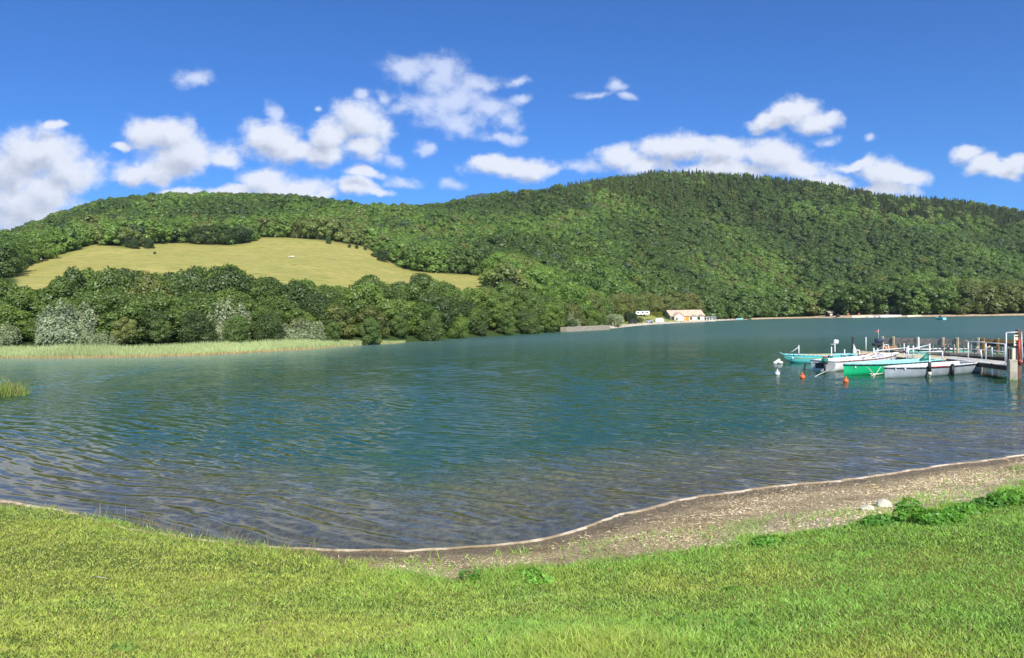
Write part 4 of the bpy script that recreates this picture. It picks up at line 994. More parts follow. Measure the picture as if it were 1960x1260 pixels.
M_steel = mat('brown_rusty_steel', base=(.15, .08, .055), rough=.7, var=.35, vscale=6)
M_turq = mat('turquoise_paint', base=(.13, .62, .60), rough=.35, var=.16, vscale=2.5)
M_turq2 = mat('pale_turquoise_paint', base=(.33, .70, .70), rough=.5, var=.12, vscale=3)
M_green = mat('emerald_paint', base=(.01, .42, .17), rough=.3, var=.12, vscale=2.5)
M_silver = mat('grey_aluminium_hull', base=(.42, .47, .50), rough=.38, metal=.3, var=.22, vscale=2)
M_yint = mat('varnished_yellow_wood', base=(.70, .47, .15), rough=.5, var=.3, vscale=3)
M_waterl = mat('hull_stain', base=(.38, .42, .22), rough=.8, var=.4, vscale=3)
M_wint = mat('boat_interior_white', base=(.62, .63, .60), rough=.6, var=.15, vscale=3)
M_redw = mat('red_brown_rail', base=(.40, .14, .09), rough=.6, var=.3, vscale=4)
M_motor = mat('dark_motor_cowl', base=(.03, .035, .045), rough=.35)
M_mgreen = mat('green_motor_cowl', base=(.03, .20, .15), rough=.35)
M_skin = mat('skin', base=(.55, .33, .23), rough=.6)
M_cloth = mat('dark_blue_cloth', base=(.04, .06, .12), rough=.9, var=.3)

class MB:
    def __init__(s): s.bm = bmesh.new(); s.mi = 0
    def box(s, c, size, rot=None, bev=0.0):
        r = bmesh.ops.create_cube(s.bm, size=1)['verts']
        M = Matrix.Translation(Vector(c)) @ (rot.to_4x4() if rot else Matrix()) @ Matrix.Diagonal((*size, 1))
        bmesh.ops.transform(s.bm, matrix=M, verts=r)
        fs = {f for v in r for f in v.link_faces}
        for f in fs: f.material_index = s.mi
        if bev: bmesh.ops.bevel(s.bm, geom=list({e for v in r for e in v.link_edges}), offset=bev, segments=1, affect='EDGES')
        return s
    def cyl(s, a, b, r, r2=None, n=8, cap=True):
        a = Vector(a); b = Vector(b); d = b - a; L = d.length
        r2 = r if r2 is None else r2
        v = bmesh.ops.create_cone(s.bm, cap_ends=cap, segments=n, radius1=r, radius2=max(r2, 1e-4), depth=L)['verts']
        M = Matrix.Translation((a + b) / 2) @ d.to_track_quat('Z', 'Y').to_matrix().to_4x4()
        bmesh.ops.transform(s.bm, matrix=M, verts=v)
        for f in {f for q in v for f in q.link_faces}: f.material_index = s.mi; f.smooth = len(f.verts) == 4
        return s
    def path(s, pts, r, n=6):
        for a, b in zip(pts[:-1], pts[1:]): s.cyl(a, b, r, n=n)
        return s
    def sph(s, c, r, sc3=(1, 1, 1), n=16):
        v = bmesh.ops.create_uvsphere(s.bm, u_segments=n, v_segments=n // 2 + 2, radius=r)['verts']
        bmesh.ops.transform(s.bm, matrix=Matrix.Translation(Vector(c)) @ Matrix.Diagonal((*sc3, 1)), verts=v)
        for f in {f for q in v for f in q.link_faces}: f.material_index = s.mi; f.smooth = True
        return s
    def poly(s, pts):
        f = s.bm.faces.new([s.bm.verts.new(Vector(p)) for p in pts]); f.material_index = s.mi; return s
    def prism(s, pts, ext):
        a = [s.bm.verts.new(Vector(p)) for p in pts]; b = [s.bm.verts.new(Vector(p) + Vector(ext)) for p in pts]; n = len(pts)
        fs = [s.bm.faces.new(a[::-1]), s.bm.faces.new(b)] + [s.bm.faces.new((a[i], a[(i + 1) % n], b[(i + 1) % n], b[i])) for i in range(n)]
        for f in fs: f.material_index = s.mi
        return s
    def build(s, name, mats, parent=None, **k):
        bmesh.ops.recalc_face_normals(s.bm, faces=s.bm.faces)
        me_ = bpy.data.meshes.new(name); s.bm.to_mesh(me_); s.bm.free()
        for m in (mats if isinstance(mats, (list, tuple)) else [mats]): me_.materials.append(m)
        return link(name, me_, parent, **k)
def frame2(a, b):                        # local frame: origin a, +X towards b (horizontal)
    d = Vector((b[0] - a[0], b[1] - a[1], 0)); return math.atan2(d.y, d.x), d.length

def boat(name, label, stern, bow, beam, fb, hull, rim, inner, deckm=None, rake=.12, sheer=.35, group='rowing boats moored at the jetty', transom=.72, seats=3, tip=False, plumb=False, stripe=True, draft=.12, stain=False):
    ang, L = frame2(stern, bow)
    o = empty(name, (stern[0], stern[1], 0), label, 'boat', group, ang)
    NS = 18
    def st(t, inset=0.0):
        w = (transom + (1 - transom) * math.sin(min(1, t / .45) * math.pi / 2)) if t < .45 else max(0.0, 1 - ((t - .45) / .55) ** (2.3 if not plumb else 2.8))
        hb_ = max(0.004, beam / 2 * w - inset); top = fb * (1 + sheer * max(0, (t - .4) / .6) ** 2 + .08 * (1 - t) ** 2)
        bot = -draft + (fb * .35 + draft) * max(0, (t - .78) / .22) ** 2.5 * (0 if plumb else 1) + .10 * max(0, .2 - t)
        x = L * t
        def X(zf): return x + (rake * L * .35 * zf * t ** 4 if not plumb else .04 * zf * t ** 4) - (.05 * (1 - zf) * (t < .01))
        return [(X(0), s * 0, bot) if k == 0 else (X(k / 4), s * hb_ * [0, .80, .93, .98, 1][k], bot + (top - bot) * [0, .16, .42, .72, 1][k]) for s, k in ((-1, 4), (-1, 3), (-1, 2), (-1, 1), (1, 0), (1, 1), (1, 2), (1, 3), (1, 4))]
    def shell(inset, lift, close=True):
        m_ = MB(); R_ = []
        for i in range(NS + 1):
            R_.append([m_.bm.verts.new((p[0] - inset * (i / NS), p[1], p[2] + lift * (0 if k in (0, 8) else 1))) for k, p in enumerate(st(i / NS, inset))])
        for a, b in zip(R_[:-1], R_[1:]):
            for k in range(8):
                f = m_.bm.faces.new((a[k], a[k + 1], b[k + 1], b[k])); f.smooth = True
        m_.bm.faces.new(R_[0])
        return m_
    h_ = shell(0, 0); h_.build('hull', hull, o)
    i_ = shell(.03, .045); i_.build('inner_lining', inner, o)
    g_ = MB()
    for s in (0, 8):
        pts = [Vector(st(i / NS)[s]) for i in range(NS + 1)]
        for a, b in zip(pts[:-1], pts[1:]): g_.cyl(a, b, .028, n=6)
    g_.cyl(st(0)[0], st(0)[8], .03, n=6); g_.build('gunwale', rim, o)
    if stripe:
        g_ = MB()
        for s in (0, 8):
            pts = [Vector(st(i / NS)[s]) + Vector((0, (1 if s else -1) * .012, -.055)) for i in range(NS + 1)]
            for a, b in zip(pts[:-1], pts[1:]): g_.cyl(a, b, .018, n=5)
        g_.build('rub_rail', M_black, o)
    for k in range(seats):
        t = .16 + .25 * k; q = st(t, .02); c_ = MB().box((q[0][0], 0, fb * .72), (.22, q[8][1] * 1.88, .03), bev=.006); c_.build('thwart', inner if not deckm else deckm, o)
    if deckm:
        g_ = MB()
        for i in range(int(NS * .74), NS):
            a, b = st(i / NS, .01), st((i + 1) / NS, .01); g_.poly([Vector(a[0]) + Vector((0, 0, .012)), Vector(a[8]) + Vector((0, 0, .012)), Vector(b[8]) + Vector((0, 0, .012)), Vector(b[0]) + Vector((0, 0, .012))])
        g_.build('foredeck', deckm, o)
    if tip:
        p = Vector(st(1)[8]); MB().cyl(p + Vector((-.1, 0, -.04)), p + Vector((.13, 0, .11)), .03, .012).build('stem_head', rim, o)
    if stain:
        g_ = MB()
        for i in range(NS):
            for s in (1, 7):
                a, b = Vector(st(i / NS)[s]), Vector(st((i + 1) / NS)[s]); dy = Vector((0, (-.012 if s == 1 else .012), 0))
                a2, b2 = Vector(st(i / NS)[2 if s == 1 else 6]), Vector(st((i + 1) / NS)[2 if s == 1 else 6])
                g_.poly([a + dy, b + dy, b.lerp(b2, .25) + dy, a.lerp(a2, .25) + dy])
        g_.build('waterline_stain', M_waterl, o)
    return o, st, L
def wpx(x, y): return P(x, y, 0)
# silver boat
so_, st_, L_ = boat('rowing_boat', 'grey aluminium rowing boat with white deck rim, nearest to the shore', wpx(1858, 712), wpx(1694, 724), 1.25, .40, M_silver, M_white, M_wint, deckm=M_white, plumb=True, sheer=.12, transom=.8)
MB().box((L_ * .55, .62, .40), (.9, .06, .03)).build('red_oar_blade', M_red, so_)
for k, t in ((0, .93), (1, .86)):
    q = st_(t); MB().box((q[1][0], q[7][1] + .03, .36), (.16 if k else .12, .012, .055 if k else .04), Matrix.Rotation(0.12, 3, 'Z')).build('registration_patch', M_white, so_)
q = st_(.42); MB().cyl((q[8][0], q[8][1] + .09, .42), (q[8][0], q[8][1] + .07, -.02), .07).sph((q[8][0], q[8][1] + .09, .42), .07).build('fender', M_black, so_)
# green boat
go_, st_, L_ = boat('rowing_boat', 'emerald green rowing boat with pale turquoise deck and black rubbing strip', wpx(1783, 707.5), wpx(1616, 718), 1.3, .43, M_green, M_turq2, M_turq2, deckm=M_turq2, plumb=True, sheer=.1, transom=.8)
q = st_(.93); MB().box((q[1][0] - .05, q[7][1] + .035, .33), (.13, .012, .07), Matrix.Rotation(0.2, 3, 'Z')).build('registration_patch', M_white, go_)
MB().cyl((L_ * .16, .1, .42), (L_ * .10, .25, .62), .09, .16, n=6).build('folded_green_cover', M_mgreen, go_)
MB().box((L_ * .80, 0, .475), (.7, .35, .014)).build('deck_mat', M_white, go_)
# white motor boat
wo_, st_, L_ = boat('motor_boat', 'small white motor boat with red brown rails, its outboard facing the lake', wpx(1576, 710.5), wpx(1712, 696), 1.45, .44, M_white, M_white, M_wint, rake=.2, sheer=.22, stripe=False, transom=.85)
g_ = MB()
for s in (0, 8):
    pts = [Vector(st_(i / 12)[s]) + Vector((0, (.02 if s else -.02), -.03)) for i in range(12)]
    for a, b in zip(pts[:-1], pts[1:]): g_.cyl(a, b, .02, n=5)
g_.build('rub_rail', M_redw, wo_)
MB().box((.012 - .03, .12, .2), (.03, .5, .34)).build('transom_plate', M_motor, wo_)
m_ = empty('outboard_motor', (0, 0, 0), None, None); m_.parent = wo_
MB().box((-.22, -.2, .52), (.30, .22, .20), bev=.05).build('cowl', M_mgreen, m_)
MB().box((-.22, -.2, .66), (.20, .17, .10), bev=.04).build('cowl_top', M_redw, m_)
MB().cyl((-.22, -.2, .45), (-.24, -.2, -.15), .045).box((-.14, -.2, .40), (.12, .12, .16)).build('motor_leg', M_black, m_)
m2 = empty('trolling_motor', (0, 0, 0), None, None); m2.parent = wo_
MB().cyl((-.06, .35, .38), (-.72, .46, .28), .018).build('shaft', M_motor, m2)
MB().box((-.76, .46, .22), (.07, .06, .36), Matrix.Rotation(.35, 3, 'Y'), bev=.01).build('motor_head', M_black, m2)
MB().box((L_ * .80, 0, .44), (.34, .42, .30), Matrix.Rotation(.15, 3, 'Y'), bev=.03).build('console', M_white, wo_)
for k in (-1, 1): MB().box((L_ * .62, k * .25, .58), (1.1, .05, .018), Matrix.Rotation(-.12, 3, 'Y')).build('oar', M_redw, wo_)
# turquoise boat on the left
to_, st_, L_ = boat('rowing_boat', 'turquoise rowing boat with yellow wooden inside and pointed bow, farthest left', wpx(1634, 692.5), wpx(1507, 694.5), 1.25, .38, M_turq, M_turq2, M_yint, rake=.22, sheer=.22, tip=True, stripe=False, stain=True)
MB().box((L_ * .52, 0, .40), (1.7, .95, .035), bev=.01).build('wooden_cover', M_yint, to_)
MB().box((L_ * .17, 0, .415), (1.05, 1.0, .03), bev=.01).build('stern_deck', M_turq2, to_)
q = st_(.9); MB().box((q[1][0], q[7][1] + .02, .27), (.14, .012, .06), Matrix.Rotation(0.22, 3, 'Z')).build('registration_patch', M_white, to_)
MB().sph((L_ * .83, 0, .45), .05).build('bow_light', M_white, to_)
# boat behind the walkway
bo_, st_, L_ = boat('rowing_boat', 'mint green rowing boat with white top, moored behind the wooden walkway', wpx(1845, 681.5), wpx(1738, 684.5), 1.3, .42, mat('mint_paint', base=(.16, .58, .42), rough=.4, var=.12, vscale=3), M_white, M_wint, deckm=M_white, sheer=.25, rake=.15, transom=.85)
bz, st_, L_ = boat('rowing_boat', 'dark teal boat mostly hidden behind the gangway at the right', wpx(1960, 690), wpx(1888, 688), 1.2, .3, M_mgreen, M_mgreen, M_turq, stripe=False, sheer=.1)
# lone rower far out
fo_, st_, L_ = boat('rowing_boat', 'tiny turquoise boat with a fisherman, far out near the opposite shore', wpx(1808, 612.2), wpx(1792, 612.2), 1.6, .55, M_turq, M_turq, M_turq2, stripe=False, sheer=.2, group='boats out on the lake')
def person(name, label, loc, seat=.45, s=1.0, rz=0.0):
    verts = [(0, 0, 0), (0, 0, .18), (0, 0, .40), (0, .02, .55), (0, .04, .66), (0, .05, .76),
             (.17, 0, .46), (.24, .16, .26), (.16, .36, .22), (-.17, 0, .46), (-.24, .16, .26), (-.14, .36, .22),
             (.10, .05, -.02), (.14, .42, .04), (.14, .48, -.34), (-.10, .05, -.02), (-.14, .42, .04), (-.14, .48, -.34)]
    edges = [(0, 1), (1, 2), (2, 3), (3, 4), (4, 5), (2, 6), (6, 7), (7, 8), (2, 9), (9, 10), (10, 11), (0, 12), (12, 13), (13, 14), (0, 15), (15, 16), (16, 17)]
    rad = [.14, .13, .14, .055, .095, .08, .06, .045, .035, .06, .045, .035, .09, .07, .05, .09, .07, .05]
    me_ = bpy.data.meshes.new('person'); me_.from_pydata(verts, edges, []); me_.update(); me_.materials.append(M_cloth)
    o = link(name, me_, None, label, 'person'); o.location = loc; o.rotation_euler = (0, 0, rz); o.scale = (s, s, s)
    md_ = o.modifiers.new('skin', 'SKIN'); md_.use_smooth_shade = True
    for k, r in enumerate(rad): me_.skin_vertices[0].data[k].radius = (r, r)
    me_.skin_vertices[0].data[0].use_root = True
    o.modifiers.new('sub', 'SUBSURF').render_levels = 1
    return o
pm = (wpx(1800, 612.2)); pr_ = person('person', 'fisherman in dark clothes sitting in the tiny far boat', (pm.x, pm.y, .62), s=1.15, rz=1.5)
MB().sph((0, .04, .71), .105, (1, 1, 1.15)).build('face', M_skin, pr_)
# buoys
def buoy(px, py, r, m, label, cone=True, ring=False):
    p = wpx(px, py); o = empty('mooring_buoy', (p.x, p.y, 0), label, 'buoy', 'mooring buoys')
    b = MB().sph((0, 0, r * .55), r, (1, 1, 1.0)).build('float', m, o)
    if cone: MB().cyl((0, 0, r * 1.35), (0, 0, r * 2.15), r * .55, r * .18).sph((0, 0, r * 2.15), r * .2, n=8).build('neck', m, o)
    MB().path([(0, 0, 0), (r * .2, 0, -1)], .012).build('mooring_line', M_rope, o)
    return o
buoy(1488, 718, .108, M_white, 'white teardrop buoy, leftmost of the three teardrop buoys')
buoy(1536, 724.5, .108, M_orange, 'orange teardrop buoy in front of the white motor boat')
buoy(1619, 732, .10, M_orange, 'orange buoy floating in front of the green boat')
buoy(1848.5, 682, .14, M_yelb, 'round yellow buoy at the stern of the mint green boat', False)
buoy(1901, 687, .13, mat('pink_red_buoy', base=(.75, .14, .11), rough=.4), 'round red buoy seen through the gangway railing', False)
p = wpx(1489, 697); o = empty('fender_bundle', (p.x, p.y, 0), 'bundle of white floats on the water off the turquoise bow', 'buoy', 'mooring buoys')
for k, (dx, dz, r) in enumerate(((-.14, .06, .10), (0, .12, .13), (.15, .07, .10), (.05, .22, .07))): MB().sph((dx, 0, dz), r, (1.2, 1, .85), 12).build('float', M_white, o)
# walkway (floating) : corners
Z0 = .32
A = P(1634, 677, Z0); B = P(1640, 671, Z0); C = P(1842, 684, Z0); D_w = P(1838, 692, Z0)
wk = empty('floating_walkway', (0, 0, 0), 'long beige plank walkway floating between the moored boats', 'jetty')
mb = MB(); nP = 44
for k in range(nP):
    t0, t1 = k / nP + .002, (k + 1) / nP - .002
    a, b, c_, d_ = A.lerp(D_w, t0), A.lerp(D_w, t1), B.lerp(C, t1), B.lerp(C, t0)
    mb.prism([a, b, c_, d_], (0, 0, -.035 - .004 * (k % 3)))
mb.build('deck', M_plank, wk)
for s, (a, b) in enumerate(((A, D_w), (B, C))):
    q = (C - D_w).normalized() * (.05 if s == 0 else -.05)
    mb = MB(); mb.prism([a + q + Vector((0, 0, -.045)), b + q + Vector((0, 0, -.045)), b + q * 2.2 + Vector((0, 0, -.045)), a + q * 2.2 + Vector((0, 0, -.045))], (0, 0, -.13)); mb.build('edge_beam', M_wor if s == 0 else M_plankd, wk)
for k in range(6):
    a = A.lerp(D_w, (k + .5) / 6); b = B.lerp(C, (k + .5) / 6); c_ = a.lerp(b, .5); ang, l = frame2(a, b)
    MB().box((c_.x, c_.y, .04), (l * .8, .9, .26), Matrix.Rotation(ang, 3, 'Z'), bev=.03).build('pontoon_float', M_wdark, wk)
MB().box(P(1646, 674, .36), (.25, .25, .12), bev=.02).build('cleat_block', M_plankd, wk)
# gangway
gw = empty('gangway', (0, 0, 0), 'sloping gangway with grey rails leading to the concrete pillar', 'gangway')
G1, G2, G3, G4 = P(1812, 686.5, .40), P(1821, 682, .40), P(1927, 692, .52), P(1927, 699.5, .52)
mb = MB(); nP = 30
for k in range(nP):
    t0, t1 = k / nP + .0008, (k + 1) / nP - .0008
    mb.prism([G1.lerp(G4, t0), G1.lerp(G4, t1), G2.lerp(G3, t1), G2.lerp(G3, t0)], (0, 0, -.03))
mb.build('deck', mat('pale_gangway_boards', base=(.60, .56, .50), rough=.85, var=.3, vscale=4), gw)
MB().prism([G1 + Vector((0, .02, -.04)), G4 + Vector((0, .02, -.04)), G3 + Vector((0, -.02, -.04)), G2 + Vector((0, -.02, -.04))], (0, 0, -.16)).build('under_frame', M_wdark, gw)
rl_ = []
for px, yt, t in ((1853, 653.5, .36), (1887, 655.5, .67), (1924, 659, .97)):
    b = G2.lerp(G3, t); pt = PD(px, yt, b.y); h = pt.z - b.z
    b2 = Vector((pt.x, b.y, b.z)); MB().cyl(b2, b2 + Vector((0, 0, h)), .026).build('rail_post', M_alu, gw); rl_.append((b2, h))
pts = [b + Vector((0, 0, h)) for b, h in rl_]; MB().path([pts[0] + (pts[0] - pts[1]) * .14 + Vector((0, 0, .02))] + pts, .022).build('top_rail', M_alu, gw)
pts = [b + Vector((0, 0, h * .55)) for b, h in rl_]; MB().path(pts, .016).build('middle_rail', M_alu, gw)
for (x0, y0, x1, y1) in ((1867, 668, 1873, 663.5), (1888, 667.5, 1895, 662.5)):
    d = 31.5; MB().cyl(PD(x0, y0, d), PD(x1, y1, d), .028).build('brace', M_wpost, gw)
mb = MB(); pp = [PD(1897 + 28 * t, 696 + 5 * math.sin(t * math.pi), 28.9) for t in np.linspace(0, 1, 9)]; mb.path(pp, .018); mb.build('hanging_chain', M_steel, gw)
# piles under the gangway
for j, (px, yt, yb, r, m, lab) in enumerate(((1872, 693, 708, .10, M_steel, 'short rusty mooring pile with red cap under the gangway'), (1878, 694, 706, .06, M_wpost, 'thin pale pile under the gangway beside the rusty one'))):
    p = wpx(px, yb); t_ = PD(px, yt, p.y); o = MB().cyl((p.x, p.y, -.5), (p.x, p.y, t_.z), r).build('pile', m, None, label=lab, cat='post', group='piles under the gangway')
    if j == 0: MB().cyl((p.x, p.y, t_.z), (p.x, p.y, t_.z + .10), r * 1.15).build('cap', M_red, o)
# end pillar with board
pl = empty('concrete_pillar', (0, 0, 0), 'pale square concrete pillar standing in the water at the right edge', 'pillar')
q = P(1945, 728, 0); MB().box((q.x, q.y + .18, .12), (.26, .26, 1.3), Matrix.Rotation(-.42, 3, 'Z'), bev=.02).build('shaft', M_conc, pl)
MB().box((q.x, q.y + .18, -.02), (.268, .268, .16), Matrix.Rotation(-.42, 3, 'Z')).build('algae_band', M_waterl, pl)
sg = empty('notice_frame', (0, 0, 0), 'white metal frame holding cream notice boards above the concrete pillar', 'sign')
d = 27.9; c4 = [PD(1926, 694, d), PD(1926, 637, d), PD(1955, 635.5, d), PD(1957, 692, d)]
MB().path(c4 + [c4[0]], .022).build('frame', M_alu, sg)
def board(x0, y0, x1, y1, d, m, name, par, th=.05):
    a, b, c_, e = PD(x0, y1, d), PD(x1, y1, d), PD(x1, y0, d), PD(x0, y0, d)
    return MB().prism([a, b, c_, e], (0, th, 0)).build(name, m, par)
b_ = board(1938, 667, 1956.5, 692.5, d, M_cream, 'lower_board', sg, .3)
for k in range(6): board(1938.4, 670 + k * 4, 1956.2, 670.5 + k * 4, d - .006, mat('board_line', base=(.45, .43, .34)) if k == 0 else bpy.data.materials['board_line'], 'printed_line', b_, .003)
b_ = board(1941, 641, 1953, 662, d - .02, M_cream, 'upper_board', sg, .04)
for y0, y1 in ((643.5, 645.3), (651.5, 653.5), (656.2, 658)): board(1943, y0, 1951.5, y1, d - .028, M_black, 'printed_line', b_, .003)
board(1932, 668, 1937.7, 692, d + .1, M_steel, 'side_panel', sg, .1)
o = MB().cyl(PD(1950.5, 650, d - .1), PD(1950.5, 688, d - .1), .035).path([PD(1950.5, 688, d - .1), PD(1957, 697, d - .1)], .035).build('red_hose', M_red, None, label='red hose hanging on the white frame at the right edge', cat='hose')
p = P(1957, 727, 0); MB().box((p.x, p.y + .2, .45), (.15, .15, 2.9), bev=.01).build('steel_post', M_steel, None, label='brown rusty steel post standing right of the concrete pillar', cat='post')
# fence pier behind
pf = empty('pier_fence', (0, 0, 0), 'weathered grey plank fence along the pier behind the boats', 'fence')
F0 = PD(1684, 646, 44.5); F1 = PD(2030, 651.5, 36.0)
zt = 1.10; f0 = Vector((F0.x, F0.y, 0)); f1 = Vector((F1.x, F1.y, 0)); Ff = f1 - f0; ang, LF = frame2(f0, f1); Rf = Matrix.Rotation(ang, 3, 'Z')
def onf(px):                             # fence point seen at column px
    best = min(range(400), key=lambda k: abs(proj((f0.x + Ff.x * k / 400, f0.y + Ff.y * k / 400, .7))[0] - px)); return best / 400
t_or = onf(1880)
for k, (za, zb) in enumerate(((.92, 1.09), (.74, .905))):
    for (ta, tb, m) in ((0, t_or, M_plankd), (t_or, 1.0, M_wor if k == 0 else M_wdark)):
        c_ = f0 + Ff * (ta + tb) / 2; MB().box((c_.x, c_.y, (za + zb) / 2), (LF * (tb - ta) - .01, .035, zb - za), Rf).build('rail_board', m, pf)
for k, zc in enumerate((.60, .47)):
    c_ = f0 + Ff * .5; MB().box((c_.x, c_.y + .02, zc), (LF, .04, .05), Rf).build('lower_rail', M_plankd, pf)
for k, px in enumerate((1688, 1709, 1756, 1804, 1831, 1871, 1881, 1908, 1975)):
    c_ = f0 + Ff * onf(px); mb = MB(); mb.box((c_.x, c_.y - .07, .74), (.12, .09, .86), Rf, bev=.01).build('post', M_wor if px in (1881, 1908) else M_wpost, pf)
mb = MB()
for k in range(34):
    c_ = f0 + Ff * (k + .5) / 34; mb.box((c_.x, c_.y - .03, .52), (.05, .035, .42), Rf)
mb.build('baluster_row', M_plankd, pf)
pd_ = empty('pier', (0, 0, 0), 'dark timber pier deck carrying the plank fence', 'pier')
c_ = f0 + Ff * .5; nrm_ = Vector((-Ff.y, Ff.x, 0)).normalized() * .55
MB().box((c_.x + nrm_.x, c_.y + nrm_.y, .24), (LF, 1.5, .12), Rf).build('deck', M_plankd, pd_)
MB().box((c_.x + nrm_.x * -.25, c_.y + nrm_.y * -.25, .12), (LF, .12, .14), Rf).build('front_beam', M_wdark, pd_)
for k in range(9):
    q = f0 + Ff * (k + .3) / 9; MB().cyl((q.x, q.y + .1, -1.2), (q.x, q.y + .1, .18), .10).build('pile', M_wdark, pd_)
# things at the pier head
og = empty('covered_outboard', PD(1683, 669, 42.8), 'dark covered outboard motor on a stand at the left end of the pier', 'motor')
MB().box((0, 0, .52), (.46, .35, .26), bev=.08).build('cover', M_cloth, og); MB().box((-.12, 0, .30), (.52, .4, .2), bev=.06).build('lower_cover', M_motor, og); MB().cyl((0, 0, .3), (.02, 0, -.35), .07).build('shaft', M_motor, og)
g_ = MB(); g_.path([(.05, -.3, -.2), (.12, -.3, .28), (.38, -.3, .28), (.44, -.3, -.2)], .022).path([(.12, -.3, .28), (.42, -.3, -.18)], .015); g_.build('stand', M_alu, og)
fl = empty('flag_pole', PD(1681.5, 646, 42.6), 'small red triangular flag on a thin pole above the pier head', 'flag')
MB().cyl((0, 0, -.1), (0, 0, .48), .010).build('pole', M_alu, fl); MB().prism([(0, 0, .46), (-.20, .02, .32), (0, 0, .30)], (0, .01, 0)).build('pennant', M_red, fl)
o = MB().box(PD(1705, 666.3, 43.4), (.62, .35, .22), bev=.02).build('orange_crate', M_wor, None, label='orange brown crate on the pier under the fence', cat='crate')
o = MB().cyl(PD(1695, 670, 42.6), PD(1695, 663.5, 42.6), .10, .12, n=12).build('orange_bucket', M_orange, None, label='orange bucket beside the crate at the pier head', cat='bucket')
# mooring poles
def pole(px, yt, yb, dsrc, label, sleeve=None, r=.028, m=None, foot=None, lean=0):
    d = dsrc if not isinstance(dsrc, tuple) else wpx(*dsrc).y
    t = PD(px + lean, yt, d); b = PD(px, yb, d); o = empty('mooring_pole', (b.x, b.y, 0), label, 'pole', 'mooring poles among the boats')
    MB().cyl((0, 0, b.z if sleeve is None else min(b.z, -.4)), (t.x - b.x, 0, t.z), r).build('tube', m or M_alu, o)
    if sleeve:
        s0_, s1_ = PD(px, sleeve[0], d), PD(px, sleeve[1], d); MB().cyl((0, 0, s1_.z), ((t.x - b.x) * .15, 0, s0_.z), r * 2.4, n=10).build('rubber_sleeve', M_black, o)
    if foot:
        s0_, s1_ = PD(px, foot[0], d), PD(px, foot[1], d); MB().cyl((0, 0, s1_.z), (0, 0, s0_.z), r * 2.6, n=10).build('foot_collar', M_cream, o)
    return o
o = pole(1529, 661, 686, 39.4, 'white pole with a diagonal brace rising from the turquoise boat'); d = 39.4; b = PD(1529, 686, d)
MB().cyl(PD(1514, 675, d) - Vector((b.x, b.y, 0)), PD(1528, 665, d) - Vector((b.x, b.y, 0)), .016).build('brace', M_alu, o)
pole(1591.5, 664, 682, 38.6, 'white pole with black sleeve, left one beside the turquoise boat', (682, 692.5))
pole(1586, 682, 690, 38.8, 'short black fender pole left of the two sleeved poles', (682, 692), r=.02, m=M_motor)
pole(1616.5, 669, 682, 38.6, 'white pole with black sleeve, right one beside the turquoise boat', (680.5, 691))
o = pole(1598, 658, 676, 41.5, 'grey pole carrying a white box, behind the turquoise boat', (674, 679)); d = 41.5; b = PD(1598, 676, d)
q = PD(1600.5, 654.5, d) - Vector((b.x, b.y, 0)); MB().box(q, (.27, .12, .25), Matrix.Rotation(.1, 3, 'Y'), bev=.05).build('white_box', M_white, o); MB().box(q + Vector((-.16, 0, -.13)), (.28, .06, .025)).build('bracket', M_alu, o)
pole(1632.5, 645, 680, 40.8, 'tall dark leaning post at the left end of the walkway', r=.06, m=M_wdark)
o = MB().prism([PD(1634, 658, 40.6), PD(1640, 671, 40.6), PD(1636, 677, 40.6), PD(1633, 676, 40.6)], (0, .1, 0)).build('rope_bundle', M_rope, None, label='heap of pale rope and netting against the dark leaning post', cat='rope')
pole(1657.5, 645.5, 672, 43.0, 'tall white pole behind the walkway, right of the dark post')
for k, (px, yt, yb, d, lab) in enumerate(((1672.5, 666, 688, 37.5, 'white pole at the walkway edge, first right of the U shaped rail'), (1680, 667, 684, 38.5, 'short white pole just left of the long sloping rail'), (1706, 676, 695, 35.5, 'thin grey pole behind the green boat deck'),
        (1748, 662, 690, 36.0, 'white pole rising from the middle of the walkway'), (1779.5, 658, 679, 38.0, 'white pole on the walkway below the third fence post'), (1758.5, 646, 671, 41.0, 'white pole with black foot behind the walkway, left of the mint green boat'), (1730.5, 657, 673, 41.0, 'thin pole with black foot behind the walkway'),
        (1826.5, 659, 682, 37.5, 'thin grey pole right of the white posts on the mint green boat'), (1859, 660, 682, 38.0, 'thin grey pole behind the gangway, left one'), (1879, 670, 687, 34.0, 'slanting pale pole behind the gangway'), (1899, 665, 684, 36.5, 'thin pole beside the red buoy'))):
    pole(px, yt, yb, d, lab, r=.024 if 'thin' in lab else .034, m=M_alu if 'grey' not in lab else M_plankd, sleeve=(yb - 2, yb + 1.5) if 'black foot' in lab else None, lean=-2 if 'slant' in lab else 0)
p_ = pole(1779.5, 682, 722, (1780, 722), 'pole with long black sleeve and cream foot in front of the grey boat', (693.5, 712), r=.026, foot=(712, 719))
rr_ = empty('boat_rail', (0, 0, 0), 'long sloping white tube rail over the walkway', 'rail', 'white tube rails by the walkway')
MB().path([PD(1676, 695, 35.2), PD(1676, 671.5, 35.2), PD(1736, 666, 36.5), PD(1735, 693, 36.5)], .028).build('tube', M_alu, rr_)
rr_ = empty('boat_rail', (0, 0, 0), 'short rising white tube rail right of the long sloping one', 'rail', 'white tube rails by the walkway')
MB().path([PD(1738.5, 692, 36), PD(1738, 662, 36)], .036).path([PD(1739, 670, 36), PD(1778, 660.5, 38)], .030).build('tube', M_alu, rr_)
rr_ = empty('boat_rail', (0, 0, 0), 'low level white tube rail ending at the post over the grey boat', 'rail', 'white tube rails by the walkway')
MB().path([PD(1740, 676, 35.5), PD(1804, 672.5, 34.5), PD(1804, 695, 34.5)], .030).build('tube', M_alu, rr_)
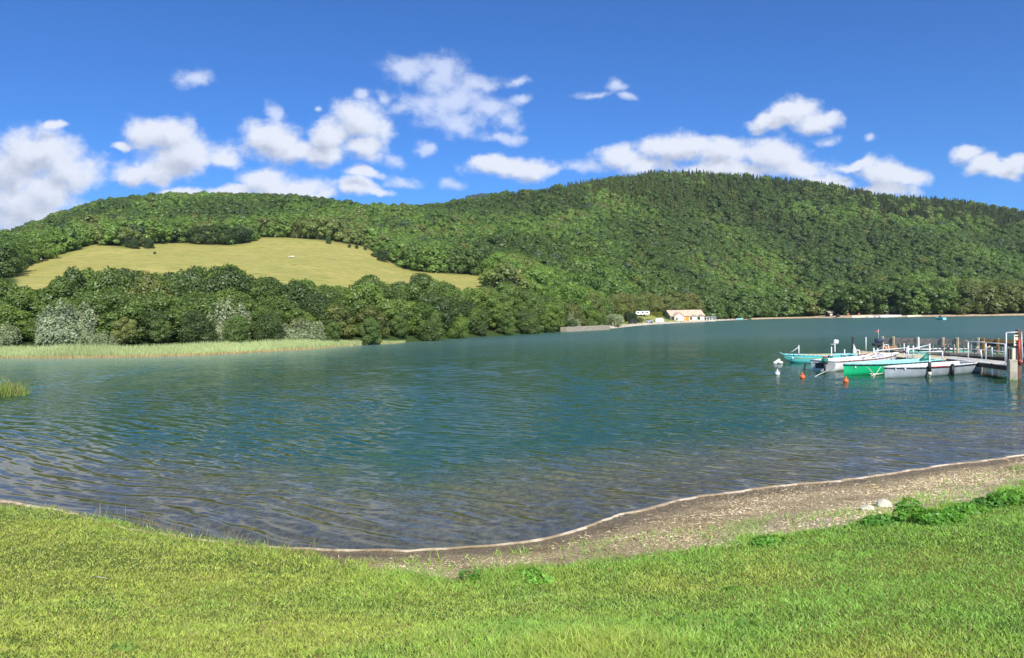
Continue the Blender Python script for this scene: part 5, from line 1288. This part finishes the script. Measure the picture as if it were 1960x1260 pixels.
rr_ = empty('boat_rail', (0, 0, 0), 'U shaped white tube rail over the motor boat bow', 'rail', 'white tube rails by the walkway')
MB().path([PD(1633, 673, 38.5), PD(1634, 670.5, 38.5), PD(1645, 670.5, 38.5), PD(1646, 692, 38.0)], .026).build('tube', M_alu, rr_)
o = empty('fishing_gear', PD(1808, 682, 37), 'tangle of dark fishing gear on posts at the mint green boat', 'gear')
g_ = MB(); rgx = random.Random(4)
for k in range(9): g_.cyl((rgx.uniform(-.15, .25), 0, 0), (rgx.uniform(-.2, .3), rgx.uniform(-.1, .1), rgx.uniform(.3, .5)), .014)
for k in range(5): g_.box((rgx.uniform(-.15, .25), 0, rgx.uniform(.25, .5)), (.12, .06, .05), Matrix.Rotation(rgx.random(), 3, 'Y'))
g_.build('rods', M_motor, o); MB().box((-.02, 0, .56), (.16, .1, .06), bev=.02).build('red_handle', M_redw, o)
# mooring ropes
def rope(pts, label, r=.011):
    o = MB().path(pts, r, 5).build('mooring_rope', M_rope, None, label=label, cat='rope', group='mooring ropes'); return o
rope([P(1560, 721, .0), PD(1589, 706.5, 32.4)], 'pale rope running from the water up to the white motor boat', .014)
rope([PD(1658, 701, 30.2), PD(1669, 712, 29.8), P(1673, 715.5, 0.05)], 'rope slung down the green boat side, left strand')
rope([PD(1686, 702, 29.6), P(1671, 725, 0)], 'rope from the grey boat bow crossing the green hull into the water')
o = MB().box(P(1673, 716, .07), (.34, .05, .045), bev=.01).path([P(1668, 719, .02), P(1690, 714.5, .06)], .02).build('float_bar', M_rope, None, label='small pale float bar at the waterline of the green boat', cat='float')

# ------------------------------------------------------------------ far shore buildings and things
M_plaster = mat('cream_render', base=(.76, .70, .58), rough=.9, var=.08, vscale=.8)
M_tile = mat('pale_pink_tiles', base=(.62, .46, .34), rough=.9, var=.22, vscale=1.5)
M_ordoor = mat('orange_shutter', base=(.70, .28, .06), rough=.6)
M_glassd = mat('dark_glass', base=(.02, .025, .03), rough=.15)
M_stone = mat('quay_stone', base=(.43, .37, .28), rough=.95, var=.4, vscale=1.2)
def gf(u, d): return ((u - 980) / F * d, d, ground_far(u, d))
def house(name, label, u, d, L, Wd, eave, ridge, rot, wall, roof, cat='building', zoff=0):
    x, y, z = gf(u, d); o = empty(name, (x, y, z + zoff), label, cat, None, rot)
    hw = Wd / 2
    MB().prism([(-L / 2, -hw, -.8), (-L / 2, hw, -.8), (-L / 2, hw, eave), (-L / 2, 0, ridge - .02), (-L / 2, -hw, eave)], (L, 0, 0)).build('wall', wall, o)
    g_ = MB()
    for s in (-1, 1):
        g_.prism([(-L / 2 - .35, 0, ridge + .10), (-L / 2 - .35, s * (hw + .35), eave - .05 + .02), (-L / 2 - .35, s * (hw + .35), eave + .06), (-L / 2 - .35, 0, ridge + .22)], (L + .7, 0, 0))
    g_.build('roof', roof, o)
    return o
hb = house('boathouse', 'cream boathouse with long pale tiled roof and orange doors on the far quay', 1309, 268, 13.0, 6.2, 1.75, 3.75, math.radians(12), M_plaster, M_tile)
wg = MB(); wg.prism([(-6.0, -5.2, -.8), (-2.4, -5.2, -.8), (-2.4, -5.2, 1.6), (-4.2, -5.2, 2.9), (-6.0, -5.2, 1.6)], (0, 3.0, 0)); wg.build('gable_wing', M_plaster, hb)
g_ = MB()
for s in (-1, 1): g_.prism([(-4.2, -5.45, 2.98), (-4.2 + s * 2.1, -5.45, 1.5), (-4.2 + s * 2.1, -5.45, 1.62), (-4.2, -5.45, 3.12)], (0, 5.2, 0))
g_.build('wing_roof', M_tile, hb)
for x0, w_, h_, m, nm in ((-5.1, .55, 1.1, M_glassd, 'window'), (-3.5, .5, 1.6, M_wint, 'door')): MB().box((x0, -5.215, h_ / 2 + (.25 if nm == 'window' else 0)), (w_, .05, h_ * .8)).build(nm, m, hb)
for x0 in (-1.7, -.1): MB().box((x0, -3.14, .72), (1.35, .08, 1.45)).build('orange_door', M_ordoor, hb)
for x0, w_ in ((1.35, .7), (4.4, 1.0)): MB().box((x0, -3.14, .85), (w_, .08, 1.0)).build('window', M_glassd, hb)
for x0 in (2.4, 5.2): g_ = MB(); g_.prism([(x0 - .9, -3.6, 1.85), (x0 + .9, -3.6, 1.85), (x0, -3.6, 2.55)], (0, 2.2, 0)); g_.build('dormer', M_tile, hb)
for x0 in (-2.2, -.6, .9, 3.6): MB().box((x0, -1.9, 2.68), (.45, .5, .05), Matrix.Rotation(.585, 3, 'X')).build('skylight', M_glassd, hb)
pv = empty('glass_pavilion', gf(1357, 274), 'low white framed pavilion attached to the right end of the boathouse', 'pavilion', None, math.radians(5))
MB().box((0, 0, 1.45), (4.6, 3, .12)).build('flat_roof', M_white, pv)
for k in range(6): MB().box((-2.2 + k * .88, -1.4, .6), (.1, .1, 1.65)).build('post', M_white, pv)
MB().box((0, .2, .6), (4.2, 2.2, 1.5)).build('wall', M_plaster, pv)
for k in range(4): MB().box((-1.6 + k * 1.05, -.93, .75), (.6, .05, .9)).build('window', M_glassd, pv)
cv = empty('caravan', gf(1229, 236), 'long white caravan on the lawn in front of the yellow green trees', 'caravan', None, .12)
MB().box((0, 0, 1.0), (4.8, 1.7, 1.3), bev=.15).build('body', M_white, cv)
for k in range(3): MB().box((-1.5 + k * 1.5, -.86, 1.15), (.6, .04, .35)).build('window', M_glassd, cv)
for k in (-.5, .5): MB().cyl((k, -.88, .3), (k, -.6, .3), .3, n=14).build('wheel', M_black, cv)
hx = gf(1256, 246); n = 5200; rgh = np.random.default_rng(9); C_ = np.stack([rgh.uniform(-2, 2, n), rgh.uniform(-.7, .7, n), rgh.uniform(0, 1.6, n)], 1)
Q = leafcards(C_, nz(rgh.normal(size=(n, 3)) + [0, -.5, .5]), .09 + .06 * rgh.random(n), rgh)
hd = link('hedge', cards_mesh('hedge', Q, rgh.random(n), [M_leaf]), None, 'clipped yellow green hedge left of the boathouse roof', 'hedge'); hd.location = hx; hd.color = (.26, .27, .05, 1)
def car(u, d, m, label, rz, L=3.4, tall=1.25):
    o = empty('parked_car', gf(u, d), label, 'car', 'cars parked by the boathouse', rz)
    MB().prism([(-L / 2, -.75, .3), (L / 2, -.75, .3), (L / 2, -.75, .68), (L * .27, -.75, .78), (-L / 2, -.75, .80)], (0, 1.5, 0)).build('body', m, o)
    MB().prism([(-L * .42, -.66, .78), (L * .22, -.66, .78), (L * .08, -.66, tall), (-L * .32, -.66, tall)], (0, 1.32, 0)).build('cabin', M_glassd, o)
    MB().box((-L * .12, 0, tall + .02), (L * .40, 1.3, .05)).build('roof', m, o)
    for x in (-L * .3, L * .3):
        for y in (-.76, .60): MB().cyl((x, y, .28), (x, y + .16, .28), .28, n=14).build('wheel', M_black, o)
    return o
car(1211, 192, M_motor, 'small black car parked on the quay by the lawn', .15, 2.0, .95)
car(1242, 213, mat('silver_car_paint', base=(.5, .52, .54), rough=.25, metal=.4), 'silver van parked on the quay left of the boathouse', .1, 2.2, 1.1)
o = empty('market_tent', gf(1262, 225), 'low white tent beside the silver van, left of the boathouse', 'tent', None, .1)
MB().prism([(-1.5, -.8, .9), (1.5, -.8, .9), (.6, -.3, 1.35), (-.6, -.3, 1.35)], (0, 1.4, 0)).build('canopy', M_white, o); MB().box((0, 0, .42), (2.7, 1.2, .9)).build('side_cloth', M_white, o)
# stone quay wall
q0, q1 = P(1085, 635.5), P(1167, 631.0); ang, lq = frame2(q0, q1); c_ = (q0 + q1) / 2
def m_wall(T, b):
    pos = T.n('ShaderNodeTexCoord').outputs['Object']; br = T.n('ShaderNodeTexBrick'); sw = T.n('ShaderNodeSeparateXYZ'); T.put(sw.inputs[0], pos); cb2 = T.n('ShaderNodeCombineXYZ'); T.put(cb2.inputs[0], sw.outputs[0]); T.put(cb2.inputs[1], sw.outputs[2])
    T.put(br.inputs['Vector'], cb2.outputs[0]); br.inputs['Scale'].default_value = 1.0; br.inputs['Brick Width'].default_value = .55; br.inputs['Row Height'].default_value = .24; br.inputs['Mortar Size'].default_value = .02
    br.inputs['Color1'].default_value = (.50, .43, .33, 1); br.inputs['Color2'].default_value = (.36, .31, .24, 1); br.inputs['Mortar'].default_value = (.2, .17, .13, 1)
    T.put(b.inputs['Base Color'], T.mixc(T.ramp(T.noise(pos, 1.6, 5, .7), .35, .7), br.outputs[0], (.30, .27, .19, 1)))
o = MB().box((0, .6, .28), (lq, 1.4, 1.15), bev=.03).build('quay_wall', mat('coursed_stone', m_wall, rough=.95), None, label='low grey stone quay wall at the waterline left of the boathouse', cat='quay wall'); o.location = (c_.x, c_.y, 0); o.rotation_euler = (0, 0, ang)
# rip-rap along the quay
n = 1500; ru = rng.uniform(1166, 1420, n); rd = d0(ru) + rng.random(n) * 4.5 - .8; rx = (ru - 980) / F * rd
me = stones('riprap', rx, rd, zfar(ru, rd) + .05, .22 + .28 * rng.random(n), np.array([.62, .55, .43]) * (.55 + .6 * rng.random(n))[:, None], M_peb, flat=.9, rg=rng)
link('riprap', me, None, 'pale boulders lining the far quay below the boathouse', 'boulders', kind='stuff')
# utility poles and the hidden roof
for k, px in enumerate((990.5, 994.5)):
    d = 205.0; b = PD(px, 553, d); t = PD(px, 530, d)
    up_ = empty('utility_pole', b, ['left', 'right'][k] + ' one of the two thin white poles above the wood', 'pole', 'pair of white poles')
    MB().cyl((0, 0, -2), (0, 0, t.z - b.z), .12, .10).build('pole', M_white, up_)
x, y, z = gf(1047, 190); 
hh_ = house('hut', 'little hut with orange tiled roof peeking out of the wood', 1047, 200, 2.6, 2.4, 1.9, 2.8, .5, M_plaster, mat('orange_tiles', base=(.50, .28, .15), rough=.9, var=.2), zoff=0)
t_ = PD(1047, 553, 200); hh_.location.z = t_.z - 2.8
# bathing beach on the right
ks = house('beach_kiosk', 'small dark wooden kiosk with pitched roof on the bathing beach', 1588, float(d0(1588)) + 5.5, 2.6, 2.2, 1.4, 2.2, .3, M_wdark, M_plankd)
MB().box((0, -1.12, .7), (1.2, .06, .8)).build('counter_opening', M_cream, ks)
o = MB().box((0, 0, .6), (1.4, 1.0, 1.3), bev=.03).box((0, 0, 1.3), (1.6, 1.2, .1)).build('equipment_shed', M_wdark, None, label='black box shaped shed by the water right of the kiosk', cat='shed'); o.location = gf(1604, float(d0(1604)) + 2.2)
for k, (u, w_, h_, m, lab, nm, ct) in enumerate(((1650, 9, .5, M_cream, 'long pale retaining wall on the bathing beach, left part', 'retaining_wall', 'wall'), (1705, 9, .5, M_white, 'long white retaining wall on the bathing beach, right part', 'retaining_wall', 'wall'), (1750, 6, .35, M_cream, 'pale wall end at the right of the bathing beach', 'retaining_wall', 'wall'),
      (1623, .7, 1.0, M_redw, 'red brown post box left on the bathing beach bank', 'beach_cabinet', 'cabinet'), (1644, .7, 1.0, M_redw, 'red brown box in the middle of the bathing beach bank', 'beach_cabinet', 'cabinet'), (1699, 1.0, 1.2, M_white, 'white cabin high on the bathing beach bank', 'beach_cabin', 'cabin'))):
    off = 1.5 if nm == 'retaining_wall' else 7 if nm == 'beach_cabinet' else 14
    o = MB().box((0, 0, h_ / 2), (w_, .5 if nm == 'retaining_wall' else .7, h_ + .4), bev=.03).build(nm, m, None, label=lab, cat=ct); o.location = gf(u, float(d0(u)) + off)
for k, (u, ln) in enumerate(((1660, 3.6), (1675, 3.0), (1408, 3.2))):
    boat('beached_boat', ['pale boat pulled up on the bathing beach, left one', 'pale boat pulled up on the bathing beach, right one', 'small boat lying on the shore right of the boathouse'][k], (gf(u, float(d0(u)) + .6)[0], gf(u, float(d0(u)) + .6)[1]), (gf(u, float(d0(u)) + .6)[0] + ln, gf(u, float(d0(u)) + .6)[1]), 1.4, .6, M_white if k < 2 else M_turq2, M_white, M_wint, stripe=False, group='boats lying on the far shore')
# brush and pale rocks on the meadow
def meadow_pt(px, py):
    v = ray(px, py); ds = np.arange(150, 460, 1.0); zs = H + v[2] / v[1] * ds; us_ = np.full(ds.shape, 980 + F * v[0] / v[1]); kk = int(np.argmax(zs < zfar(us_, ds))); d = float(ds[kk]); return float((us_[0] - 980) / F * d), d, ground_far(float(us_[0]), d)
for k, (px, py, s) in enumerate(((556, 493, .9), (640, 497, .5), (881, 523, .7), (808, 518, .6))):
    x, y, z = meadow_pt(px, py); b = MB(); rgy = random.Random(k)
    for j in range(5): b.sph((rgy.uniform(-1.2, 1.2) * s, rgy.uniform(-.3, .3), rgy.uniform(.1, .35) * s), s * rgy.uniform(.35, .6), (1.3, 1, .7), 8)
    o = b.build('meadow_rock', M_rock if k != 1 else M_plankd, None, label=['pale rock heap in the middle of the meadow', 'small dark rock heap right of the pale one on the meadow', 'pale rock at the narrow right tip of the meadow', 'pale rock under the dark trees at the meadow\'s right end'][k], cat='rock', group='rock heaps on the meadow'); o.location = (x, y, z)

# ------------------------------------------------------------------ labels: tell look-alikes of one group apart by their order from the left
from collections import defaultdict
dd_ = defaultdict(list)
for o in COL.objects:
    if o.parent is None and o.get('label') and o.get('kind') != 'stuff': dd_[o['label']].append(o)
ORD = ['leftmost'] + [f'{q}' for q in ('second third fourth fifth sixth seventh eighth ninth tenth eleventh twelfth thirteenth fourteenth fifteenth sixteenth').split()]
for lab, os_ in dd_.items():
    if len(os_) < 2: continue
    os_.sort(key=lambda o: o.location.x / max(o.location.y, 1))
    for k, o in enumerate(os_):
        w = 'rightmost' if k == len(os_) - 1 else ORD[k] + (' from left' if k else '') if k < len(ORD) else ''
        o['label'] = f'{w} {lab}'.strip()
for o in COL.objects:
    if o.parent is None and o.get('category') and not o.get('kind'): o['kind'] = 'thing'

# ------------------------------------------------------------------ thin summer haze over lake and hills
hm = bpy.data.materials.new('haze'); hm.use_nodes = True; ht = hm.node_tree; ht.nodes.remove(ht.nodes['Principled BSDF'])
pv_ = ht.nodes.new('ShaderNodeVolumePrincipled'); pv_.inputs['Color'].default_value = (.80, .88, 1, 1); pv_.inputs['Density'].default_value = 0.00008; pv_.inputs['Anisotropy'].default_value = 0.3
ht.links.new(pv_.outputs[0], ht.nodes['Material Output'].inputs['Volume'])
MB().box((0, 750, 143), (3600, 2000, 296)).build('haze', hm, None, label='thin pale haze in the air over the lake', cat='haze', kind='stuff')
bpy.data.objects['haze'].display_type = 'WIRE'
